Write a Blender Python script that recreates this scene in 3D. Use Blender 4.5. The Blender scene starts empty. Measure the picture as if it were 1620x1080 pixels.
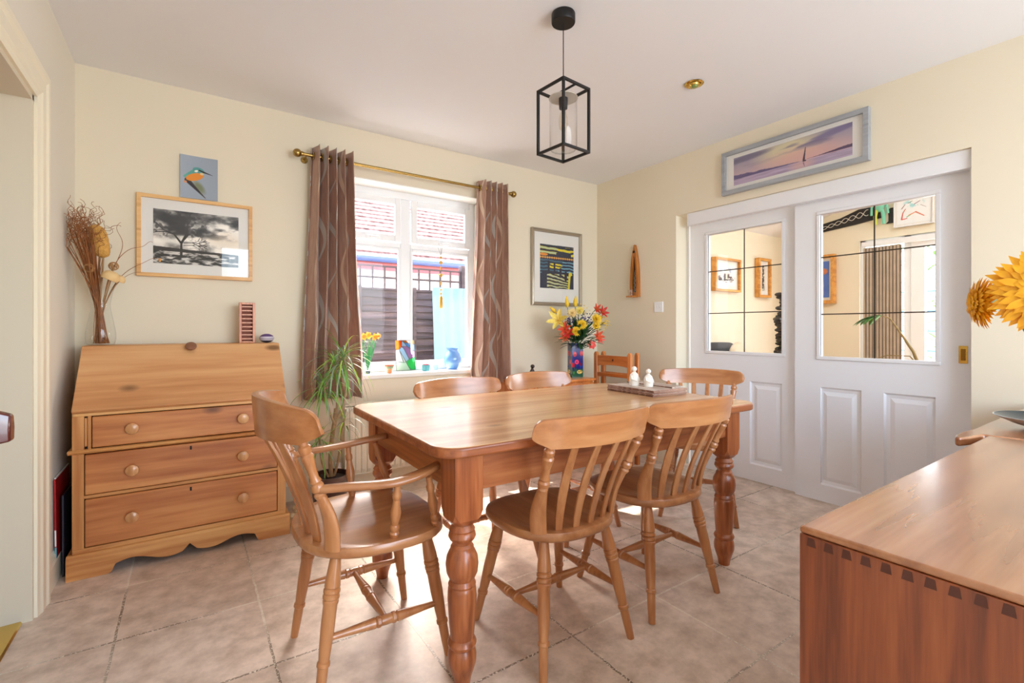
import bpy, math, random
import numpy as np
from mathutils import Vector, Matrix, Quaternion

SC = bpy.context.scene
COL = SC.collection
R = math.radians
PI = math.pi

# ---------------------------------------------------------------- camera
cd = bpy.data.cameras.new('camera')
cam = bpy.data.objects.new('camera', cd)
COL.objects.link(cam)
cam.location = (0, 0, 1.10)
cam.rotation_euler = (R(90), 0, -R(34.17))
cd.sensor_width = 36.0
cd.lens = 753 / 1620 * 36
cd.shift_y = -20 / 1620
cd.clip_start = 0.02
SC.camera = cam

# ---------------------------------------------------------------- world, sun, window and fill lights, exposure
W = bpy.data.worlds.new('sky')
SC.world = W
W.use_nodes = True
wn = W.node_tree
bg = wn.nodes['Background']
sky = wn.nodes.new('ShaderNodeTexSky')
sky.sky_type = 'NISHITA'
sky.sun_disc = False
sky.sun_elevation = R(48)
sky.sun_rotation = R(20)
sky.dust_density = 4.0
sky.air_density = 1.0
mixw = wn.nodes.new('ShaderNodeMixRGB')
mixw.inputs[0].default_value = 0.75
mixw.inputs[2].default_value = (0.37, 0.39, 0.42, 1)
wn.links.new(sky.outputs[0], mixw.inputs[1])
wn.links.new(mixw.outputs[0], bg.inputs[0])
bg.inputs[1].default_value = 7.0

sd = bpy.data.lights.new('sun', 'SUN')
sd.energy = 13.0
sd.angle = R(0.8)
sd.color = (1.0, 0.95, 0.86)
sun = bpy.data.objects.new('sun', sd)
COL.objects.link(sun)
sun.rotation_euler = Vector((0.33, -0.80, -1.0)).to_track_quat('-Z', 'Y').to_euler()


def area(name, loc, direction, sx, sy, energy, color=(1, 1, 1), portal=False):
    l = bpy.data.lights.new(name, 'AREA')
    l.shape = 'RECTANGLE'
    l.size = sx
    l.size_y = sy
    l.energy = energy
    l.color = color
    l.cycles.is_portal = portal
    o = bpy.data.objects.new(name, l)
    COL.objects.link(o)
    o.location = loc
    o.rotation_euler = Vector(direction).to_track_quat('-Z', 'Z').to_euler()
    return o


area('window_portal', (1.395, 3.60, 1.46), (0, -1, 0), 1.2, 1.4, 1, portal=True)
# daylight through the glazed wall behind the camera and through the far room's patio door
area('rear_daylight', (1.80, -2.16, 1.25), (-0.08, 1, 0.10), 2.7, 2.2, 66, (0.80, 0.90, 1.0))
area('rear_portal', (1.80, -2.14, 1.25), (0, 1, 0), 2.75, 2.3, 1, portal=True)
area('hall_fill', (-2.35, 1.0, 1.4), (1, 0.15, 0), 1.8, 1.9, 7, (1.0, 0.97, 0.92))  # added fill standing in for an unseen hall window
area('patio_daylight', (7.95, 0.9, 1.3), (-1, 0.15, 0.1), 2.4, 2.2, 150, (0.88, 0.95, 1.0))
area('far_room_fill', (5.6, 0.2, 3.5), (0.1, 0.3, -1), 2.0, 1.2, 90, (0.82, 0.92, 1.0))  # added overhead fill for the far room, under a closed ceiling

vs = SC.view_settings
vs.view_transform = 'Standard'
vs.look = 'None'
vs.gamma = 1.0
vs.use_curve_mapping = False
vs.exposure = 0.22
SC.cycles.max_bounces = 10
SC.cycles.diffuse_bounces = 6
SC.cycles.glossy_bounces = 4
SC.cycles.transparent_max_bounces = 16
SC.cycles.transmission_bounces = 8
SC.cycles.sample_clamp_indirect = 8.0
SC.cycles.caustics_reflective = False
SC.cycles.caustics_refractive = False


# ---------------------------------------------------------------- helpers
def srgb(r, g, b):
    f = lambda c: (c / 12.92 if c <= 0.04045 else ((c + 0.055) / 1.055) ** 2.4)
    return (f(r / 255), f(g / 255), f(b / 255), 1.0)


class MB:
    """collects shapes into ONE mesh"""

    def __init__(s):
        s.v = []
        s.f = []
        s.m = []
        s.uv = {}

    def add(s, vs_, fs_, mi=0, uvs=None):
        b = len(s.v)
        s.v.extend([tuple(p) for p in vs_])
        for f in fs_:
            s.f.append(tuple(b + i for i in f))
            s.m.append(mi)
        if uvs is not None:
            for i, u in enumerate(uvs):
                s.uv[b + i] = u
        return s

    def box(s, x0, x1, y0, y1, z0, z1, mi=0):
        x0, x1 = min(x0, x1), max(x0, x1)
        y0, y1 = min(y0, y1), max(y0, y1)
        z0, z1 = min(z0, z1), max(z0, z1)
        vs_ = [(x, y, z) for z in (z0, z1) for y in (y0, y1) for x in (x0, x1)]
        return s.add(vs_, [(0, 2, 3, 1), (4, 5, 7, 6), (0, 1, 5, 4), (2, 6, 7, 3), (0, 4, 6, 2), (1, 3, 7, 5)], mi)

    def cbox(s, c, sx, sy, sz, rot=None, mi=0):
        vs_ = [Vector((x * sx / 2, y * sy / 2, z * sz / 2)) for z in (-1, 1) for y in (-1, 1) for x in (-1, 1)]
        if rot is not None:
            vs_ = [rot @ v for v in vs_]
        vs_ = [v + Vector(c) for v in vs_]
        return s.add(vs_, [(0, 2, 3, 1), (4, 5, 7, 6), (0, 1, 5, 4), (2, 6, 7, 3), (0, 4, 6, 2), (1, 3, 7, 5)], mi)

    def bar(s, p0, p1, w, d, up=(0, 0, 1), mi=0):
        p0, p1 = Vector(p0), Vector(p1)
        z = (p1 - p0)
        L = z.length
        z.normalize()
        u = Vector(up)
        x = u.cross(z)
        if x.length < 1e-5:
            x = Vector((1, 0, 0)).cross(z)
        x.normalize()
        y = z.cross(x)
        M = Matrix((x, y, z)).transposed()
        return s.cbox((p0 + p1) / 2, w, d, L, M, mi)

    def rings(s, rings, closed=True, cap=True, mi=0):
        n = len(rings[0])
        b = len(s.v)
        for r in rings:
            s.v.extend([tuple(p) for p in r])
        for i in range(len(rings) - 1):
            for j in range(n if closed else n - 1):
                k = (j + 1) % n
                s.f.append((b + i * n + j, b + i * n + k, b + (i + 1) * n + k, b + (i + 1) * n + j))
                s.m.append(mi)
        if cap and closed:
            s.f.append(tuple(b + j for j in reversed(range(n))))
            s.m.append(mi)
            e = b + (len(rings) - 1) * n
            s.f.append(tuple(e + j for j in range(n)))
            s.m.append(mi)
        return s

    def turn(s, p0, p1, prof, n=16, mi=0, sx=1.0, sy=1.0, up=None):
        """lathe profile [(t, r)] along the segment p0 -> p1"""
        p0, p1 = Vector(p0), Vector(p1)
        z = (p1 - p0).normalized()
        u = Vector(up) if up else (Vector((0, 1, 0)) if abs(z.y) < 0.9 else Vector((1, 0, 0)))
        x = u.cross(z).normalized()
        y = z.cross(x)
        rr = []
        for t, r in prof:
            c = p0.lerp(p1, t)
            rr.append([c + x * (math.cos(2 * PI * j / n) * r * sx) + y * (math.sin(2 * PI * j / n) * r * sy) for j in range(n)])
        return s.rings(rr, mi=mi)

    def tube(s, pts, r, n=8, mi=0, flat=1.0):
        pts = [Vector(p) for p in pts]
        rs = r if isinstance(r, (list, tuple)) else [r] * len(pts)
        rr = []
        px = None
        for i, p in enumerate(pts):
            t = (pts[min(i + 1, len(pts) - 1)] - pts[max(i - 1, 0)]).normalized()
            if px is None:
                a = Vector((0, 0, 1)) if abs(t.z) < 0.9 else Vector((1, 0, 0))
                px = a.cross(t).normalized()
            else:
                px = (px - t * px.dot(t)).normalized()
            py = t.cross(px)
            rr.append([p + px * (math.cos(2 * PI * j / n) * rs[i]) + py * (math.sin(2 * PI * j / n) * rs[i] * flat) for j in range(n)])
        return s.rings(rr, mi=mi)

    def lathe(s, prof, c=(0, 0, 0), n=24, mi=0, cap=True):
        c = Vector(c)
        rr = [[c + Vector((math.cos(2 * PI * j / n) * r, math.sin(2 * PI * j / n) * r, z)) for j in range(n)] for r, z in prof]
        return s.rings(rr, cap=cap, mi=mi)

    def sphere(s, c, rx, ry=None, rz=None, n=14, m=9, mi=0, rot=None):
        ry = rx if ry is None else ry
        rz = rx if rz is None else rz
        rr = []
        for i in range(m + 1):
            a = -PI / 2 + PI * (0.02 + 0.96 * i / m)
            ring = []
            for j in range(n):
                b = 2 * PI * j / n
                v = Vector((math.cos(a) * math.cos(b) * rx, math.cos(a) * math.sin(b) * ry, math.sin(a) * rz))
                if rot is not None:
                    v = rot @ v
                ring.append(Vector(c) + v)
            rr.append(ring)
        return s.rings(rr, mi=mi)

    def prism(s, pts, axis, a, b, mi=0):
        """polygon in the plane across axis ('x','y','z'), extruded a..b; pts are the other two coords in order"""
        def mk(p, q):
            return {'x': (q, p[0], p[1]), 'y': (p[0], q, p[1]), 'z': (p[0], p[1], q)}[axis]
        return s.rings([[mk(p, a) for p in pts], [mk(p, b) for p in pts]], mi=mi)

    def grid(s, fn, nu, nv, mi=0, uvf=None):
        vs_, fs_, uvs = [], [], []
        for j in range(nv + 1):
            for i in range(nu + 1):
                vs_.append(fn(i / nu, j / nv))
                uvs.append(uvf(i / nu, j / nv) if uvf else (i / nu, j / nv))
        for j in range(nv):
            for i in range(nu):
                a = j * (nu + 1) + i
                fs_.append((a, a + 1, a + nu + 2, a + nu + 1))
        return s.add(vs_, fs_, mi, uvs)

    def build(s, name, mat, parent=None, bev=0.0, smooth=True, ang=40, sub=0, solid=0.0, seg=2):
        me = bpy.data.meshes.new(name)
        me.from_pydata(s.v, [], s.f)
        if s.uv:
            uvl = me.uv_layers.new(name='UVMap')
            li = np.zeros(len(me.loops), dtype=np.int32)
            me.loops.foreach_get('vertex_index', li)
            arr = np.array([s.uv.get(int(i), (0, 0)) for i in li], dtype=np.float32)
            uvl.data.foreach_set('uv', arr.ravel())
        mats = mat if isinstance(mat, (list, tuple)) else [mat]
        for m in mats:
            me.materials.append(m)
        if len(mats) > 1:
            me.polygons.foreach_set('material_index', s.m)
        if smooth:
            me.polygons.foreach_set('use_smooth', [True] * len(me.polygons))
            me.set_sharp_from_angle(angle=R(ang))
        me.validate()
        me.update()
        o = bpy.data.objects.new(name, me)
        COL.objects.link(o)
        if parent is not None:
            o.parent = parent
        if solid:
            md = o.modifiers.new('thickness', 'SOLIDIFY')
            md.thickness = solid
            md.offset = 0
        if sub:
            md = o.modifiers.new('subdivision', 'SUBSURF')
            md.levels = md.render_levels = sub
        if bev:
            md = o.modifiers.new('bevel', 'BEVEL')
            md.width = bev
            md.segments = seg
            md.limit_method = 'ANGLE'
            md.angle_limit = R(40)
        return o


def tag(o, label, cat, group=None, kind=None):
    o['label'] = label
    o['category'] = cat
    if group:
        o['group'] = group
    if kind:
        o['kind'] = kind
    return o


def thing(name, label, cat, loc=(0, 0, 0), rotz=0.0, group=None, kind=None):
    o = bpy.data.objects.new(name, None)
    COL.objects.link(o)
    o.empty_display_size = 0.05
    o.location = loc
    o.rotation_euler = (0, 0, rotz)
    return tag(o, label, cat, group, kind)


def dup(root, loc, rotz=0.0, label=None, group=None):
    r = root.copy()
    COL.objects.link(r)
    r.location = loc
    r.rotation_euler = (0, 0, rotz)
    if label:
        r['label'] = label
    if group:
        r['group'] = group
    for ch in list(root.children):
        c = ch.copy()
        COL.objects.link(c)
        c.parent = r
        for g in ch.children:
            d = g.copy()
            COL.objects.link(d)
            d.parent = c
    return r


# ---------------------------------------------------------------- materials
def newmat(name):
    m = bpy.data.materials.new(name)
    m.use_nodes = True
    nt = m.node_tree
    return m, nt, nt.nodes['Principled BSDF']


def plain(name, col, rough=0.5, metal=0.0, coat=0.0, spec=0.5, bump=0.0, bscale=60, var=0.0, vscale=6, trans=0.0, emit=None, sub=0.0):
    m, nt, b = newmat(name)
    b.inputs['Base Color'].default_value = col
    b.inputs['Roughness'].default_value = rough
    b.inputs['Metallic'].default_value = metal
    b.inputs['Coat Weight'].default_value = coat
    b.inputs['Coat Roughness'].default_value = 0.08
    b.inputs['Specular IOR Level'].default_value = spec
    b.inputs['Transmission Weight'].default_value = trans
    if sub:
        b.inputs['Subsurface Weight'].default_value = sub
        b.inputs['Subsurface Radius'].default_value = (0.02, 0.02, 0.01)
    tc = nt.nodes.new('ShaderNodeTexCoord')
    if var:
        n = nt.nodes.new('ShaderNodeTexNoise')
        n.inputs['Scale'].default_value = vscale
        n.inputs['Detail'].default_value = 5
        nt.links.new(tc.outputs['Object'], n.inputs['Vector'])
        r = nt.nodes.new('ShaderNodeValToRGB')
        r.color_ramp.elements[0].color = tuple(c * (1 - var) for c in col[:3]) + (1,)
        r.color_ramp.elements[1].color = tuple(min(1, c * (1 + var)) for c in col[:3]) + (1,)
        r.color_ramp.elements[0].position = 0.3
        r.color_ramp.elements[1].position = 0.7
        nt.links.new(n.outputs['Fac'], r.inputs['Fac'])
        nt.links.new(r.outputs['Color'], b.inputs['Base Color'])
    if bump:
        n = nt.nodes.new('ShaderNodeTexNoise')
        n.inputs['Scale'].default_value = bscale
        n.inputs['Detail'].default_value = 4
        nt.links.new(tc.outputs['Object'], n.inputs['Vector'])
        bp = nt.nodes.new('ShaderNodeBump')
        bp.inputs['Strength'].default_value = bump
        bp.inputs['Distance'].default_value = 0.01
        nt.links.new(n.outputs['Fac'], bp.inputs['Height'])
        nt.links.new(bp.outputs['Normal'], b.inputs['Normal'])
    return m


def glow(name, col, strength):
    m, nt, b = newmat(name)
    b.inputs['Base Color'].default_value = col
    b.inputs['Emission Color'].default_value = col
    b.inputs['Emission Strength'].default_value = strength
    return m


def pane_mat(name, tint=(1, 1, 1, 1), boost=1.0):
    """thin clear sheet glass"""
    m = bpy.data.materials.new(name)
    m.use_nodes = True
    nt = m.node_tree
    nt.nodes.remove(nt.nodes['Principled BSDF'])
    out = nt.nodes['Material Output']
    t = nt.nodes.new('ShaderNodeBsdfTransparent')
    t.inputs[0].default_value = tint
    g = nt.nodes.new('ShaderNodeBsdfGlossy')
    g.inputs['Roughness'].default_value = 0.01
    lw = nt.nodes.new('ShaderNodeLayerWeight')
    lw.inputs[0].default_value = 0.5
    pw = nt.nodes.new('ShaderNodeMath')
    pw.operation = 'POWER'
    pw.inputs[1].default_value = 4.5
    mu = nt.nodes.new('ShaderNodeMath')
    mu.operation = 'MULTIPLY_ADD'
    mu.inputs[1].default_value = 0.9 * boost
    mu.inputs[2].default_value = 0.045 * boost
    mx = nt.nodes.new('ShaderNodeMixShader')
    nt.links.new(lw.outputs['Facing'], pw.inputs[0])
    nt.links.new(pw.outputs[0], mu.inputs[0])
    nt.links.new(mu.outputs[0], mx.inputs[0])
    nt.links.new(t.outputs[0], mx.inputs[1])
    nt.links.new(g.outputs[0], mx.inputs[2])
    nt.links.new(mx.outputs[0], out.inputs['Surface'])
    return m


def wood(name, base, dark, light, axis='x', rough=0.35, coat=0.2, freq=9.0, knots=0.35, stretch=0.07, bump=0.15, kscale=5.0):
    """pine-like grain running along the given object axis, with scattered knots"""
    m, nt, b = newmat(name)
    N, L = nt.nodes.new, nt.links.new
    tc = N('ShaderNodeTexCoord')
    mp = N('ShaderNodeMapping')
    sc = [1, 1, 1]
    sc['xyz'.index(axis)] = stretch
    mp.inputs['Scale'].default_value = sc
    L(tc.outputs['Object'], mp.inputs['Vector'])
    n0 = N('ShaderNodeTexNoise')
    n0.inputs['Scale'].default_value = freq
    n0.inputs['Detail'].default_value = 6
    n0.inputs['Distortion'].default_value = 0.6
    L(mp.outputs[0], n0.inputs['Vector'])
    n1 = N('ShaderNodeTexNoise')
    n1.inputs['Scale'].default_value = freq * 9
    n1.inputs['Detail'].default_value = 4
    L(mp.outputs[0], n1.inputs['Vector'])
    mul = N('ShaderNodeMath')
    mul.operation = 'MULTIPLY'
    mul.inputs[1].default_value = 9.0
    L(n0.outputs['Fac'], mul.inputs[0])
    sn = N('ShaderNodeMath')
    sn.operation = 'SINE'
    m2 = N('ShaderNodeMath')
    m2.operation = 'MULTIPLY'
    m2.inputs[1].default_value = 2.6
    L(mul.outputs[0], m2.inputs[0])
    L(m2.outputs[0], sn.inputs[0])
    a = N('ShaderNodeMath')
    a.operation = 'MULTIPLY_ADD'
    a.inputs[1].default_value = 0.16
    L(sn.outputs[0], a.inputs[0])
    a2 = N('ShaderNodeMath')
    a2.operation = 'MULTIPLY_ADD'
    a2.inputs[1].default_value = 0.75
    a2.inputs[2].default_value = 0.12
    L(n1.outputs['Fac'], a2.inputs[0])
    L(a2.outputs[0], a.inputs[2])
    r = N('ShaderNodeValToRGB')
    e = r.color_ramp.elements
    e[0].position, e[0].color = 0.22, dark
    e[1].position, e[1].color = 0.78, light
    c = e.new(0.5)
    c.color = base
    L(a.outputs[0], r.inputs['Fac'])
    col = r.outputs['Color']
    if knots:
        mp2 = N('ShaderNodeMapping')
        s2 = [1, 1, 1]
        s2['xyz'.index(axis)] = 0.55
        mp2.inputs['Scale'].default_value = s2
        L(tc.outputs['Object'], mp2.inputs['Vector'])
        vo = N('ShaderNodeTexVoronoi')
        vo.inputs['Scale'].default_value = kscale
        vo.inputs['Randomness'].default_value = 1.0
        L(mp2.outputs[0], vo.inputs['Vector'])
        sep = N('ShaderNodeSeparateColor')
        L(vo.outputs['Color'], sep.inputs[0])
        gt = N('ShaderNodeMath')
        gt.operation = 'LESS_THAN'
        gt.inputs[1].default_value = knots
        L(sep.outputs[0], gt.inputs[0])
        kr = N('ShaderNodeMapRange')
        kr.inputs['From Min'].default_value = 0.07
        kr.inputs['From Max'].default_value = 0.17
        kr.inputs['To Min'].default_value = 0.85
        kr.inputs['To Max'].default_value = 0.0
        L(vo.outputs['Distance'], kr.inputs['Value'])
        km = N('ShaderNodeMath')
        km.operation = 'MULTIPLY'
        L(gt.outputs[0], km.inputs[0])
        L(kr.outputs[0], km.inputs[1])
        mx = N('ShaderNodeMixRGB')
        mx.inputs[2].default_value = tuple(x * 0.35 for x in dark[:3]) + (1,)
        L(km.outputs[0], mx.inputs[0])
        L(col, mx.inputs[1])
        col = mx.outputs[0]
    L(col, b.inputs['Base Color'])
    b.inputs['Roughness'].default_value = rough
    b.inputs['Coat Weight'].default_value = coat
    b.inputs['Coat Roughness'].default_value = 0.18
    if bump:
        bp = N('ShaderNodeBump')
        bp.inputs['Strength'].default_value = bump
        bp.inputs['Distance'].default_value = 0.002
        L(a.outputs[0], bp.inputs['Height'])
        L(bp.outputs[0], b.inputs['Normal'])
    return m


def vcol_mat(name, rough=0.5, coat=0.0):
    m, nt, b = newmat(name)
    at = nt.nodes.new('ShaderNodeAttribute')
    at.attribute_name = 'art'
    nt.links.new(at.outputs['Color'], b.inputs['Base Color'])
    b.inputs['Roughness'].default_value = rough
    b.inputs['Coat Weight'].default_value = coat
    return m


M = {}
M['wall'] = plain('cream_wall_paint', srgb(229, 219, 196), 0.85, bump=0.03, bscale=140)
M['ceil'] = plain('white_ceiling_paint', srgb(234, 235, 237), 0.9, bump=0.02, bscale=90)
M['trim'] = plain('ivory_gloss_paint', srgb(238, 229, 205), 0.35)
M['white'] = plain('white_gloss_paint', srgb(232, 233, 236), 0.32)
M['upvc'] = plain('white_window_plastic', srgb(240, 243, 246), 0.25)
M['sill'] = plain('white_sill_paint', srgb(240, 238, 230), 0.3)
M['rad'] = plain('cream_radiator_enamel', srgb(238, 232, 215), 0.3)
M['brass'] = plain('antique_brass', srgb(170, 140, 80), 0.25, metal=1.0)
M['brass2'] = plain('polished_brass', srgb(220, 185, 95), 0.15, metal=1.0)
M['black'] = plain('black_metal', srgb(28, 25, 25), 0.45, metal=0.3)
M['dark'] = plain('gap_shade_and_wick', srgb(25, 20, 18), 0.8)  # near-black that puts shade into gaps and holes; also colours the wick
M['lead'] = plain('dark_lead', srgb(60, 50, 38), 0.5, metal=0.5)
M['pane'] = pane_mat('clear_glass', boost=0.3)
M['pane2'] = pane_mat('picture_glass', boost=1.0)
M['chrome'] = plain('chrome', srgb(210, 210, 210), 0.15, metal=1.0)
M['pine'] = wood('waxed_pine', srgb(212, 150, 90), srgb(172, 104, 50), srgb(232, 180, 122), 'x', 0.4, 0.25, knots=0.3, kscale=5.5)
M['pinev'] = wood('waxed_pine_upright', srgb(205, 142, 84), srgb(165, 98, 48), srgb(228, 172, 114), 'z', 0.4, 0.25, knots=0.2, kscale=6)
M['desk'] = wood('antique_pine', srgb(206, 146, 84), srgb(176, 108, 52), srgb(220, 168, 104), 'x', 0.45, 0.15, freq=5, knots=0.52, kscale=6.5)
M['deskf'] = wood('antique_pine_flap', srgb(208, 150, 98), srgb(188, 126, 76), srgb(218, 166, 114), 'x', 0.45, 0.15, freq=4, knots=0.50, kscale=6.0)
M['deskd'] = wood('antique_pine_drawer', srgb(196, 126, 68), srgb(162, 90, 42), srgb(214, 150, 88), 'x', 0.42, 0.2, freq=4, knots=0.56, kscale=5.5)
M['deskv'] = wood('antique_pine_upright', srgb(204, 144, 82), srgb(174, 108, 52), srgb(218, 164, 102), 'z', 0.45, 0.15, freq=5, knots=0.15)
M['knob'] = wood('pine_knob', srgb(205, 150, 98), srgb(180, 120, 70), srgb(220, 170, 118), 'z', 0.3, 0.4, knots=0)
M['top'] = wood('table_top_pine', srgb(214, 164, 112), srgb(190, 134, 82), srgb(226, 184, 136), 'x', 0.30, 0.75, freq=5, knots=0.54, kscale=6, bump=0.25)
M['apron'] = wood('stained_pine', srgb(160, 90, 48), srgb(122, 62, 30), srgb(180, 112, 64), 'x', 0.38, 0.3, freq=7, knots=0.3, kscale=6)
M['leg'] = wood('stained_pine_leg', srgb(170, 96, 52), srgb(132, 68, 34), srgb(190, 120, 70), 'z', 0.34, 0.35, freq=7, knots=0.25, kscale=9)
M['beech'] = wood('golden_beech', srgb(184, 122, 74), srgb(166, 104, 60), srgb(196, 137, 88), 'z', 0.3, 0.4, freq=8, knots=0, bump=0.05)
M['beechx'] = wood('golden_beech_rail', srgb(184, 122, 74), srgb(166, 104, 60), srgb(196, 137, 88), 'x', 0.3, 0.4, freq=5, knots=0, bump=0.05)
M['beechy'] = wood('golden_beech_seat', srgb(178, 120, 75), srgb(160, 102, 60), srgb(192, 135, 89), 'y', 0.32, 0.4, freq=6, knots=0, bump=0.05)
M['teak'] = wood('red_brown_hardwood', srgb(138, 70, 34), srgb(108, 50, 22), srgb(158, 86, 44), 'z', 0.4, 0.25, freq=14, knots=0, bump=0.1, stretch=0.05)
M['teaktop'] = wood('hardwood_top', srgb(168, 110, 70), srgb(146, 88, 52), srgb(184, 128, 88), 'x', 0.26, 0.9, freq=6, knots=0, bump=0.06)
M['teakdark'] = plain('dark_end_grain', srgb(84, 38, 20), 0.45)
M['orangepine'] = wood('orange_pine', srgb(206, 122, 54), srgb(176, 92, 36), srgb(222, 144, 74), 'z', 0.35, 0.35, knots=0.2)
M['oakframe'] = wood('oak_frame', srgb(222, 172, 106), srgb(202, 148, 84), srgb(232, 188, 126), 'x', 0.45, 0.1, freq=10, knots=0, bump=0.05)
M['mahog'] = plain('mahogany', srgb(88, 34, 26), 0.25, coat=0.6)
M['paper'] = plain('white_mount_board', srgb(232, 230, 224), 0.7)
M['art'] = vcol_mat('artwork_print', 0.6)


# ---------------------------------------------------------------- tiled floor
def tile_mat():
    m, nt, b = newmat('beige_stone_tiles')
    N, L = nt.nodes.new, nt.links.new
    tc = N('ShaderNodeTexCoord')
    n = N('ShaderNodeTexNoise')
    n.inputs['Scale'].default_value = 14
    n.inputs['Detail'].default_value = 5
    L(tc.outputs['Object'], n.inputs['Vector'])
    sb = N('ShaderNodeVectorMath')
    sb.operation = 'SUBTRACT'
    sb.inputs[1].default_value = (0.5, 0.5, 0.5)
    L(n.outputs['Color'], sb.inputs[0])
    ml = N('ShaderNodeVectorMath')
    ml.operation = 'SCALE'
    ml.inputs['Scale'].default_value = 0.009
    L(sb.outputs[0], ml.inputs[0])
    ad = N('ShaderNodeVectorMath')
    ad.operation = 'ADD'
    L(tc.outputs['Object'], ad.inputs[0])
    L(ml.outputs[0], ad.inputs[1])
    mp = N('ShaderNodeMapping')
    mp.inputs['Location'].default_value = (-0.235 + 0.452 * 20, -0.85 + 0.44 * 20, 0)
    L(ad.outputs[0], mp.inputs['Vector'])
    br = N('ShaderNodeTexBrick')
    br.offset = 0.0
    br.inputs['Scale'].default_value = 1.0
    br.inputs['Brick Width'].default_value = 0.452
    br.inputs['Row Height'].default_value = 0.44
    br.inputs['Mortar Size'].default_value = 0.0045
    br.inputs['Mortar Smooth'].default_value = 0.2
    br.inputs['Bias'].default_value = 0.0
    br.inputs['Color1'].default_value = srgb(224, 207, 192)
    br.inputs['Color2'].default_value = srgb(214, 195, 178)
    br.inputs['Mortar'].default_value = srgb(158, 140, 118)
    L(mp.outputs[0], br.inputs['Vector'])
    # clouded stone colour
    n2 = N('ShaderNodeTexNoise')
    n2.inputs['Scale'].default_value = 11
    n2.inputs['Detail'].default_value = 9
    n2.inputs['Roughness'].default_value = 0.65
    L(tc.outputs['Object'], n2.inputs['Vector'])
    r = N('ShaderNodeValToRGB')
    r.color_ramp.elements[0].position = 0.33
    r.color_ramp.elements[0].color = (0.68, 0.63, 0.58, 1)
    r.color_ramp.elements[1].position = 0.62
    r.color_ramp.elements[1].color = (1.06, 1.05, 1.04, 1)
    L(n2.outputs['Fac'], r.inputs[0])
    nm = N('ShaderNodeTexNoise')
    nm.inputs['Scale'].default_value = 1.3
    L(tc.outputs['Object'], nm.inputs['Vector'])
    rm = N('ShaderNodeValToRGB')
    rm.color_ramp.elements[0].position = 0.44
    rm.color_ramp.elements[0].color = srgb(142, 124, 104)
    rm.color_ramp.elements[1].position = 0.56
    rm.color_ramp.elements[1].color = srgb(234, 224, 208)
    L(nm.outputs['Fac'], rm.inputs[0])
    L(rm.outputs[0], br.inputs['Mortar'])
    mx = N('ShaderNodeMixRGB')
    mx.blend_type = 'MULTIPLY'
    mx.inputs[0].default_value = 1
    L(br.outputs['Color'], mx.inputs[1])
    L(r.outputs[0], mx.inputs[2])
    # chipped pale edges along the joints
    br2 = N('ShaderNodeTexBrick')
    br2.offset = 0.0
    for k_, v_ in (('Scale', 1.0), ('Brick Width', 0.452), ('Row Height', 0.44), ('Mortar Size', 0.0062), ('Mortar Smooth', 0.5)):
        br2.inputs[k_].default_value = v_
    L(mp.outputs[0], br2.inputs['Vector'])
    nc = N('ShaderNodeTexNoise')
    nc.inputs['Scale'].default_value = 150
    nc.inputs['Detail'].default_value = 4
    L(tc.outputs['Object'], nc.inputs['Vector'])
    cmr = N('ShaderNodeMapRange')
    cmr.inputs['From Min'].default_value = 0.52
    cmr.inputs['From Max'].default_value = 0.60
    L(nc.outputs['Fac'], cmr.inputs['Value'])
    cm = N('ShaderNodeMath')
    cm.operation = 'MULTIPLY'
    L(br2.outputs['Fac'], cm.inputs[0])
    L(cmr.outputs[0], cm.inputs[1])
    mxc = N('ShaderNodeMixRGB')
    mxc.inputs[2].default_value = srgb(232, 222, 206)
    L(cm.outputs[0], mxc.inputs[0])
    L(mx.outputs[0], mxc.inputs[1])
    L(mxc.outputs[0], b.inputs['Base Color'])
    # wear controls the roughness a little
    rr = N('ShaderNodeMapRange')
    rr.inputs['To Min'].default_value = 0.30
    rr.inputs['To Max'].default_value = 0.55
    L(n2.outputs['Fac'], rr.inputs['Value'])
    L(rr.outputs[0], b.inputs['Roughness'])
    inv = N('ShaderNodeMath')
    inv.operation = 'MULTIPLY_ADD'
    inv.inputs[1].default_value = -1.0
    L(br.outputs['Fac'], inv.inputs[0])
    n3 = N('ShaderNodeTexNoise')
    n3.inputs['Scale'].default_value = 30
    n3.inputs['Detail'].default_value = 6
    L(tc.outputs['Object'], n3.inputs['Vector'])
    m3 = N('ShaderNodeMath')
    m3.operation = 'MULTIPLY'
    m3.inputs[1].default_value = 0.45
    L(n3.outputs['Fac'], m3.inputs[0])
    L(m3.outputs[0], inv.inputs[2])
    bp = N('ShaderNodeBump')
    bp.inputs['Strength'].default_value = 0.5
    bp.inputs['Distance'].default_value = 0.004
    L(inv.outputs[0], bp.inputs['Height'])
    L(bp.outputs[0], b.inputs['Normal'])
    return m


M['tiles'] = tile_mat()
M['oakfloor'] = wood('oak_floor', srgb(188, 138, 88), srgb(150, 100, 56), srgb(206, 158, 106), 'y', 0.35, 0.3, knots=0.1)

XR, YB, XL, H = 3.24, 3.32, -0.49, 2.48


def struct(name, mb, mat, label, cat='wall', parent=None, **k):
    o = mb.build(name, mat, parent, **k)
    o['kind'] = 'structure'
    if parent is None:
        tag(o, label, cat)
    return o


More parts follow.
